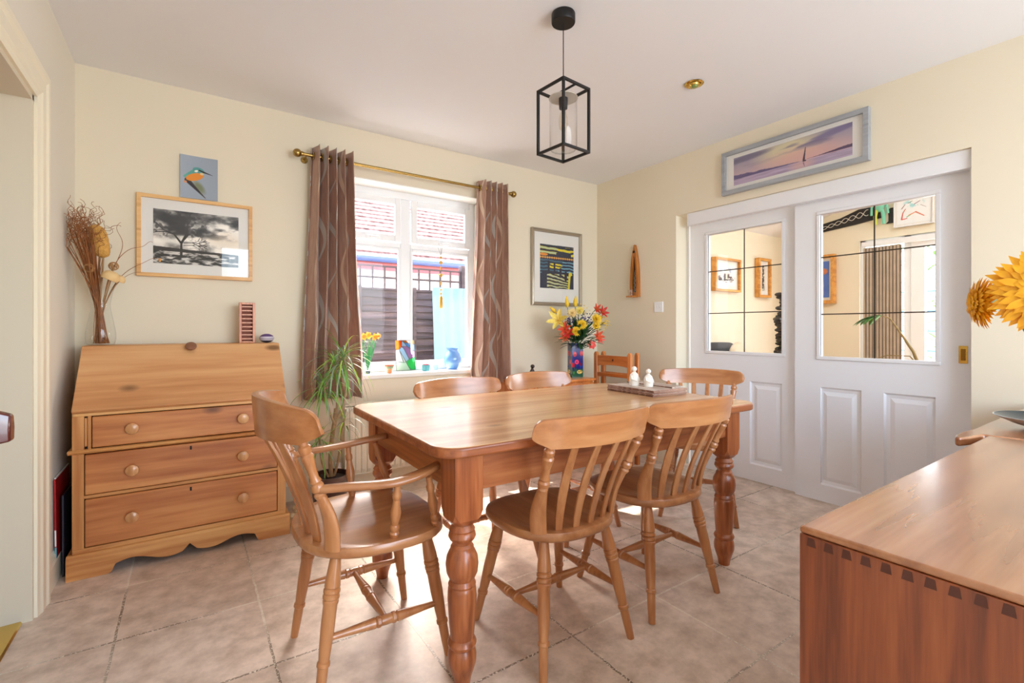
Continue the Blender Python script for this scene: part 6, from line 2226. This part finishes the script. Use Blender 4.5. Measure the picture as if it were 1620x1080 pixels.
M['glaze_art'] = vcol_mat('painted_glaze', 0.15, 0.6)
vh, vw = 0.285, 0.098
MB().box(-vw / 2 + 0.001, vw / 2 - 0.001, -vw / 2 + 0.001, vw / 2 - 0.001, 0, vh - 0.004).build('body', plain('deep_blue_glaze', srgb(24, 28, 104), 0.2, coat=0.5), bv, bev=0.004)
for k in range(4):
    p = art_mesh('painted_side', bv, vw, vh, img_poppies if k % 2 == 0 else (lambda U, V: img_poppies(1 - U, V)), 60, 120, mat=M['glaze_art'])
    a = k * PI / 2
    p.rotation_euler = (0, 0, a)
    p.location = (math.sin(a) * vw / 2, -math.cos(a) * vw / 2, vh / 2)

# bouquet: every bloom its own stem
fc = {'lemon': srgb(236, 216, 110), 'yellow': srgb(238, 200, 50), 'orange': srgb(214, 84, 50), 'red': srgb(196, 48, 40), 'pink': srgb(236, 110, 100), 'cream': srgb(240, 216, 150), 'violet': srgb(58, 48, 120), 'green': srgb(60, 104, 52), 'salmon': srgb(238, 120, 80)}
fm = {k: plain('petal_' + k, v, 0.55, var=0.12, vscale=60) for k, v in fc.items()}
bst = plain('bouquet_stem', srgb(60, 104, 54), 0.5)
bleaf = plain('bouquet_leaf', srgb(48, 92, 48), 0.45, var=0.25, vscale=20)
fgold = plain('stamen_gold', srgb(214, 150, 40), 0.6)


def bloom(kind, col, pos, r, seed, name, label, facing=None):
    rg_ = random.Random(seed)
    t = thing(name, label, 'flower', (bvx, bvy, CT + 0.20), group='flowers in the painted vase')
    hp_ = Vector(pos)
    fz = Vector(facing).normalized() if facing else (Vector((hp_.x * 1.5, -0.6 + hp_.y, 0.35))).normalized()
    pts = bez([(rg_.uniform(-.02, .02), rg_.uniform(-.02, .02), 0), (hp_.x * 0.15, hp_.y * 0.15, hp_.z * 0.45), hp_ - fz * 0.04, hp_], 12)
    MB().tube(pts, 0.0028, 6).build('stem', bst, t)
    lm = MB()
    for k in (5, 7, 9):
        a = rg_.uniform(0, 2 * PI)
        blade(lm, pts[k], (math.cos(a), math.sin(a) - 0.3, 0.5), (0, 0, 1), rg_.uniform(0.05, 0.09), 0.022, bend=0.7, n=5)
    lm.build('leaves', bleaf, t)
    ux = fz.orthogonal().normalized()
    uy = fz.cross(ux)
    m = MB()
    if kind == 'lily':
        for k in range(6):
            a = 2 * PI * k / 6
            blade(m, hp_, (ux * math.cos(a) + uy * math.sin(a)) * 1.0 + fz * 0.8, fz, r * 1.25, r * 0.42, fold=0.2, bend=0.1, n=6)
        s_ = MB()
        for k in range(5):
            a = 2 * PI * k / 5
            s_.tube([hp_, hp_ + fz * r * 0.7 + (ux * math.cos(a) + uy * math.sin(a)) * r * 0.25], 0.0012, 4)
        s_.build('stamens', fgold, t)
    elif kind == 'mum':
        for q, (n_, tl, L) in enumerate(((18, 0.1, 1), (16, 0.5, 0.85), (12, 0.9, 0.6), (8, 1.25, 0.4))):
            for k in range(n_):
                a = 2 * PI * (k + 0.5 * q) / n_
                d = (ux * math.cos(a) + uy * math.sin(a)) * math.cos(tl) + fz * math.sin(tl)
                blade(m, hp_, d, fz, r * L * rg_.uniform(0.85, 1.1), r * 0.26, fold=0.25, bend=0.0, n=3)
    elif kind == 'bud':
        m.turn(hp_ - fz * r * 0.2, hp_ + fz * r * 1.6, [(0, r * .12), (.25, r * .34), (.55, r * .30), (.85, r * .14), (1, r * .04)], 10)
    elif kind == 'rose':
        for q, (n_, rr_, tl) in enumerate(((6, 1.0, 0.35), (5, 0.75, 0.85), (4, 0.5, 1.2))):
            for k in range(n_):
                a = 2 * PI * (k + 0.4 * q) / n_
                d = (ux * math.cos(a) + uy * math.sin(a)) * math.cos(tl) + fz * math.sin(tl)
                blade(m, hp_, d, fz, r * rr_ * 1.1, r * 0.95, fold=0.3, bend=0.0, n=5)
        m.sphere(hp_ + fz * r * 0.25, r * 0.42)
    elif kind == 'sprig':
        for k in range(34):
            q = hp_ + Vector((rg_.gauss(0, 1), rg_.gauss(0, 1), rg_.gauss(0, 1))) * r * 0.5
            m.sphere(q, 0.0055, n=6, m=4)
        for k in range(10):
            q = hp_ + Vector((rg_.gauss(0, 1), rg_.gauss(0, 1), rg_.gauss(0, 1))) * r * 0.45
            m.tube([hp_ - fz * 0.03, q], 0.001, 4)
    o_ = m.build('petals' if kind != 'sprig' else 'florets', fm[col], t)
    if kind == 'sprig':
        o_['kind'] = 'stuff'
    return t


BL = [
    ('lily', 'lemon', (-0.150, -0.06, 0.300), 0.085, 'lily', 'large pale yellow lily at the far left of the bouquet'),
    ('bud', 'yellow', (-0.168, -0.04, 0.372), 0.042, 'lily_bud', 'long yellow lily bud pointing up left in the bouquet', (-0.8, 0, 0.6)),
    ('bud', 'yellow', (-0.065, 0.0, 0.425), 0.048, 'lily_bud', 'left of two upright yellow buds at the top of the bouquet', (-0.1, 0, 1)),
    ('bud', 'yellow', (0.000, 0.0, 0.430), 0.048, 'lily_bud', 'right of two upright yellow buds at the top of the bouquet', (0.05, 0, 1)),
    ('mum', 'cream', (-0.045, -0.07, 0.365), 0.042, 'chrysanthemum', 'cream chrysanthemum at the top centre of the bouquet'),
    ('mum', 'lemon', (0.020, -0.05, 0.385), 0.036, 'chrysanthemum', 'small pale chrysanthemum just right of the cream one'),
    ('mum', 'yellow', (0.020, -0.11, 0.270), 0.045, 'chrysanthemum', 'yellow chrysanthemum in the middle of the bouquet'),
    ('mum', 'yellow', (-0.030, -0.12, 0.215), 0.042, 'chrysanthemum', 'low yellow chrysanthemum left of centre in the bouquet'),
    ('mum', 'yellow', (0.145, -0.08, 0.315), 0.050, 'chrysanthemum', 'tall yellow chrysanthemum right of centre in the bouquet'),
    ('mum', 'yellow', (0.140, -0.09, 0.260), 0.040, 'chrysanthemum', 'lower yellow chrysanthemum right of centre in the bouquet'),
    ('lily', 'orange', (-0.110, -0.09, 0.235), 0.055, 'alstroemeria', 'orange alstroemeria at the left of the bouquet'),
    ('lily', 'red', (-0.085, -0.10, 0.195), 0.050, 'alstroemeria', 'red alstroemeria below the orange one on the left'),
    ('lily', 'salmon', (-0.105, -0.08, 0.160), 0.045, 'alstroemeria', 'salmon alstroemeria lowest on the left of the bouquet'),
    ('lily', 'red', (0.195, -0.05, 0.370), 0.052, 'alstroemeria', 'red alstroemeria at the upper right of the bouquet'),
    ('lily', 'orange', (0.155, -0.03, 0.395), 0.046, 'alstroemeria', 'orange alstroemeria behind the red one at upper right'),
    ('lily', 'orange', (0.140, -0.11, 0.170), 0.050, 'alstroemeria', 'orange alstroemeria at the lower right of the bouquet'),
    ('lily', 'pink', (0.155, -0.10, 0.145), 0.042, 'alstroemeria', 'pink alstroemeria lowest on the right of the bouquet'),
    ('rose', 'pink', (0.085, -0.14, 0.100), 0.034, 'rose', 'coral pink rose hanging over the vase rim'),
    ('sprig', 'violet', (0.060, -0.07, 0.315), 0.045, 'statice', 'violet statice sprig in the middle of the bouquet'),
    ('sprig', 'violet', (-0.060, -0.05, 0.300), 0.050, 'statice', 'violet statice sprig left of the middle of the bouquet'),
    ('sprig', 'cream', (0.070, -0.02, 0.390), 0.060, 'filler_sprig', 'airy cream filler sprig at the top of the bouquet'),
    ('sprig', 'yellow', (0.225, -0.04, 0.290), 0.045, 'filler_sprig', 'airy yellow filler sprig at the right edge of the bouquet'),
]
for i, b_ in enumerate(BL):
    kind, col, pos, r_, nm, lab = b_[:6]
    # the photo's spread lies across the view: turn the local x axis towards it
    x, y, z = pos[0] * 1.08, pos[1], pos[2]
    r_ *= 1.12
    a = -R(25)
    P_ = (x * math.cos(a) - y * math.sin(a), x * math.sin(a) + y * math.cos(a), z - 0.03)
    fac = None
    if len(b_) > 6:
        fac = b_[6]
    else:
        fac = (P_[0] * 2.0 - 0.35, P_[1] * 2 - 0.55, 0.25)
    bloom(kind, col, P_, r_, 100 + i, nm, lab, fac)
t = thing('foliage_spray', 'dark green leaves filling the middle of the bouquet', 'foliage', (bvx, bvy, CT + 0.22))
m = MB()
rg = random.Random(50)
for i in range(170):
    a = rg.uniform(0, 2 * PI)
    e = rg.uniform(-0.1, 1.4)
    d = Vector((math.cos(a) * math.cos(e), math.sin(a) * math.cos(e) - 0.15, math.sin(e)))
    base = d * rg.uniform(0.02, 0.15) + Vector((0.02, -0.01, 0.06))
    blade(m, base, d, (0, 0, 1), rg.uniform(0.06, 0.12), rg.uniform(0.018, 0.032), bend=0.5, n=5)
m.build('leaves', bleaf, t)

# pine chair in the corner by the right wall, its back to the wall
pc = thing('pine_chair', 'folded orange pine chair with a knotted top rail in the corner', 'chair', (2.955, 2.815, 0))
M['op_y'] = wood('orange_pine_rail', srgb(206, 122, 54), srgb(176, 92, 36), srgb(222, 144, 74), 'y', 0.35, 0.35, knots=0.0)
for x in (-0.03, 0.055):
    for y in (-0.19, 0.19):
        MB().prism([(y - 0.019, 0), (y + 0.019, 0), (y + 0.019, 0.885), (y + 0.008, 0.905), (y - 0.008, 0.905), (y - 0.019, 0.885)], 'x', x - 0.014, x + 0.014).build('post', M['orangepine'], pc, bev=0.004)
rl = MB()
ny_ = 14
rr = []
for i in range(ny_ + 1):
    y = -0.171 + 0.342 * i / ny_
    c_ = 0.010 * (1 - (y / 0.171) ** 2)
    rr.append([(-0.038 + c_, y, 0.785 + c_), (-0.022 + c_, y, 0.785 + c_), (-0.022 + c_, y, 0.875), (-0.038 + c_, y, 0.875)])
rl.rings(rr)
tr = rl.build('top_rail', M['op_y'], pc, bev=0.003)
MB().turn((-0.0275, 0.0, 0.838), (-0.0285, 0.0, 0.838), [(0, 0.010), (1, 0.010)], 12).build('knot', M['teakdark'], tr)
for x in (-0.03, 0.055):
    MB().cbox((x, 0, 0.715), 0.022, 0.342, 0.030).build('cross_rail', M['op_y'], pc, bev=0.004)
for y in (-0.19, 0.19):
    MB().cbox((0.0125, y, 0.70), 0.057, 0.024, 0.028).build('side_rail', M['orangepine'], pc, bev=0.004)
MB().box(0.002, 0.022, -0.165, 0.165, 0.26, 0.62).build('seat', M['op_y'], pc, bev=0.004)

fg = thing('bird_figurine', 'tiny dark pewter bird figurine on the corner cabinet', 'figurine', (2.325, 3.13, CT))
pw = plain('pewter', srgb(84, 78, 80), 0.25, metal=0.8)
MB().turn((0, 0, 0.0), (0, 0, 0.085), [(0, .022), (.08, .022), (.1, .012), (.3, .02), (.55, .024), (.75, .018), (.85, .012), (1, .008)], 16).build('body', pw, fg)
MB().sphere((0.0, -0.004, 0.098), 0.017, 0.019, 0.016).turn((-0.012, -0.012, 0.097), (-0.032, -0.022, 0.092), [(0, .006), (1, .001)], 8).build('head', pw, fg)

# ---------------------------------------------------------------- right wall: candle sconce and light switch
sc3 = thing('wall_sconce', 'boat shaped wooden wall sconce with a small glass shelf cup', 'wall sconce', (XR - 0.001, 2.835, 1.378))
def boat(hw, z0, z1, n=14):
    L_ = [(-hw * (1 - (i / n) ** 3.0) ** 0.95, z0 + (z1 - z0) * i / n) for i in range(n + 1)]
    return [(-a, b) for a, b in L_] + list(reversed(L_))[1:]
sm_ = wood('sconce_wood', srgb(190, 118, 46), srgb(150, 84, 28), srgb(208, 140, 66), 'z', 0.3, 0.4, knots=0)
ol_o = boat(0.046, 0.0, 0.455)
ol_i = boat(0.024, 0.04, 0.36)
m = MB()
m.rings([[(0.0, y, z) for y, z in ol_o], [(-0.032, y, z) for y, z in ol_o], [(-0.032, y, z) for y, z in ol_i], [(-0.008, y, z) for y, z in ol_i]], cap=False)
m.build('boat_body', sm_, sc3, ang=30)
MB().add([(-0.0085, y, z) for y, z in ol_i], [tuple(range(len(ol_i)))]).build('dark_hollow', plain('dark_brown_hollow', srgb(84, 40, 22), 0.5), sc3, smooth=False)  # back face of the hollow, darker brown than the body
MB().turn((-0.0325, 0, 0.392), (-0.034, 0, 0.392), [(0, .012), (1, .012)], 14).build('peg_hole', M['dark'], sc3)
MB().box(-0.085, -0.0, -0.024, 0.044, -0.004, 0.010).build('shelf', sm_, sc3, bev=0.003)
MB().lathe([(0.001, 0.011), (0.022, 0.011), (0.026, 0.05), (0.026, 0.06)], (-0.058, 0.008, 0), 20, cap=False).build('glass_cup', pane_mat('cup_glass', (0.94, 0.94, 0.92, 1)), sc3)
m = MB()
for i in range(16):
    m.sphere((-0.026, -0.006 + 0.004 * math.sin(i * 2), 0.03 + i * 0.013), 0.006 - 0.0001 * i, n=8, m=5)
m.build('bead_string', plain('glass_beads', srgb(150, 160, 150), 0.15, coat=0.8, var=0.4, vscale=120), sc3)
swt = thing('light_switch', 'white double light switch on the right wall', 'light switch', (XR - 0.0005, 2.593, 1.282))
MB().box(-0.008, 0, -0.043, 0.043, -0.043, 0.043).build('plate', M['upvc'], swt, bev=0.002)
for y in (-0.012, 0.012):
    MB().prism([(-0.008, -0.012), (-0.012, 0.012), (-0.007, 0.012), (-0.007, -0.012)], 'y', y - 0.006, y + 0.006).build('rocker', M['upvc'], swt, bev=0.0005)

# ---------------------------------------------------------------- on the dining table: place mats and two white figures
matm = wood('limed_mat_edge', srgb(140, 100, 82), srgb(100, 66, 54), srgb(176, 140, 120), 'x', 0.6, 0, freq=14, knots=0)
matw = wood('limed_mat_top', srgb(198, 180, 166), srgb(150, 124, 108), srgb(220, 208, 196), 'y', 0.6, 0, freq=14, knots=0)
words_ = ['bottom', 'second from the bottom', 'third from the bottom', 'fourth from the bottom', 'topmost']
rg = random.Random(6)
for i in range(5):
    t = thing('place_mat', 'limed wooden place mat, %s in the table stack' % words_[i], 'place mat', (2.04 + rg.uniform(-.004, .004), 1.72 + rg.uniform(-.004, .004), TZ + 0.0065 * i), rotz=R(-3 + rg.uniform(-1, 1)), group='stack of place mats on the table')
    MB().box(-0.125, 0.125, -0.165, 0.165, 0.0, 0.0054).build('board', matm, t, bev=0.0008)
    MB().box(-0.1235, 0.1235, -0.1635, 0.1635, 0.0054, 0.0062).build('printed_face', matw, t, smooth=False)
t = thing('trivet', 'narrow limed wooden board on the right of the mat stack', 'trivet', (2.115, 1.725, TZ + 0.0327), rotz=R(-3))
MB().box(-0.045, 0.045, -0.16, 0.16, 0, 0.007).build('board', matw, t, bev=0.001)
MB().box(-0.0452, -0.0440, -0.16, 0.16, 0.001, 0.006).build('dark_edge', matm, t, smooth=False)
cer = plain('white_crackle_ceramic', srgb(238, 232, 220), 0.3, coat=0.4, bump=0.15, bscale=90)
PS = [(0.001, 0), (0.023, 0), (0.025, 0.004), (0.024, 0.04), (0.020, 0.056), (0.012, 0.064), (0.008, 0.068), (0.008, 0.071)]
for lab, x, y, k in (('taller white ceramic figure shaker on the place mats, left', 2.00, 1.765, 1.08), ('smaller white ceramic figure shaker on the place mats, right', 2.02, 1.685, 0.98)):
    t = thing('ceramic_shaker', lab, 'shaker', (x, y, TZ + 0.0328))
    MB().lathe([(r_ * k, z * k) for r_, z in PS], n=24).build('body', cer, t)
    MB().sphere((0, 0, 0.083 * k), 0.0135 * k, n=16, m=10).build('head', cer, t)
    m = MB()
    for s_ in (-1, 1):
        m.tube([(s_ * 0.021 * k, 0, 0.05 * k), (s_ * 0.026 * k, -0.008, 0.035 * k), (s_ * 0.010, -0.024 * k, 0.024 * k)], 0.0045 * k, 8)
    m.build('arms', cer, t)

# ---------------------------------------------------------------- dark mahogany chair at the left edge, mostly out of frame
mc = thing('mahogany_chair', 'dark polished mahogany chair just entering at the left edge', 'chair', (-0.542, 1.42, 0), rotz=R(0))
m = MB()
rr = []
for i in range(17):
    s_ = -1 + i / 8
    x = s_ * 0.235
    y = 0.0 - 0.04 * (1 - s_ * s_)
    top = 0.955 - 0.035 * s_ ** 4
    bt = 0.845 + 0.02 * s_ ** 2
    rr.append([(x, y - 0.014, bt), (x, y + 0.014, bt), (x, y + 0.017, (top + bt) / 2), (x, y + 0.010, top), (x, y - 0.010, top), (x, y - 0.017, (top + bt) / 2)])
m.rings(rr).build('crest_rail', M['mahog'], mc, bev=0.004, ang=60)
for sx in (-1, 1):
    MB().tube([(sx * 0.17, 0.02, 0.0), (sx * 0.165, -0.0, 0.44), (sx * 0.165, 0.0, 0.66), (sx * 0.185, -0.003, 0.87)], [0.018, 0.02, 0.017, 0.015], 10).build('back_post', M['mahog'], mc)
    MB().turn((sx * 0.17, -0.40, 0.42), (sx * 0.17, -0.40, 0.0), [(0, .022), (.2, .024), (.25, .018), (.3, .024), (.6, .018), (.9, .014), (1, .012)], 14).build('leg', M['mahog'], mc)
MB().box(-0.20, 0.20, -0.43, 0.02, 0.42, 0.47).build('seat', plain('dark_red_leather', srgb(96, 30, 28), 0.4), mc, bev=0.02, seg=3)
m = MB()
for i in range(9):
    pass
MB().prism([(-0.05, 0.60), (0.05, 0.60), (0.075, 0.70), (0.045, 0.78), (0.06, 0.862), (-0.06, 0.862), (-0.045, 0.78), (-0.075, 0.70)], 'y', -0.03, -0.015).build('splat', M['mahog'], mc, bev=0.003)
MB().box(-0.2, 0.2, -0.012, 0.012, 0.58, 0.62).build('cross_rail', M['mahog'], mc, bev=0.003)
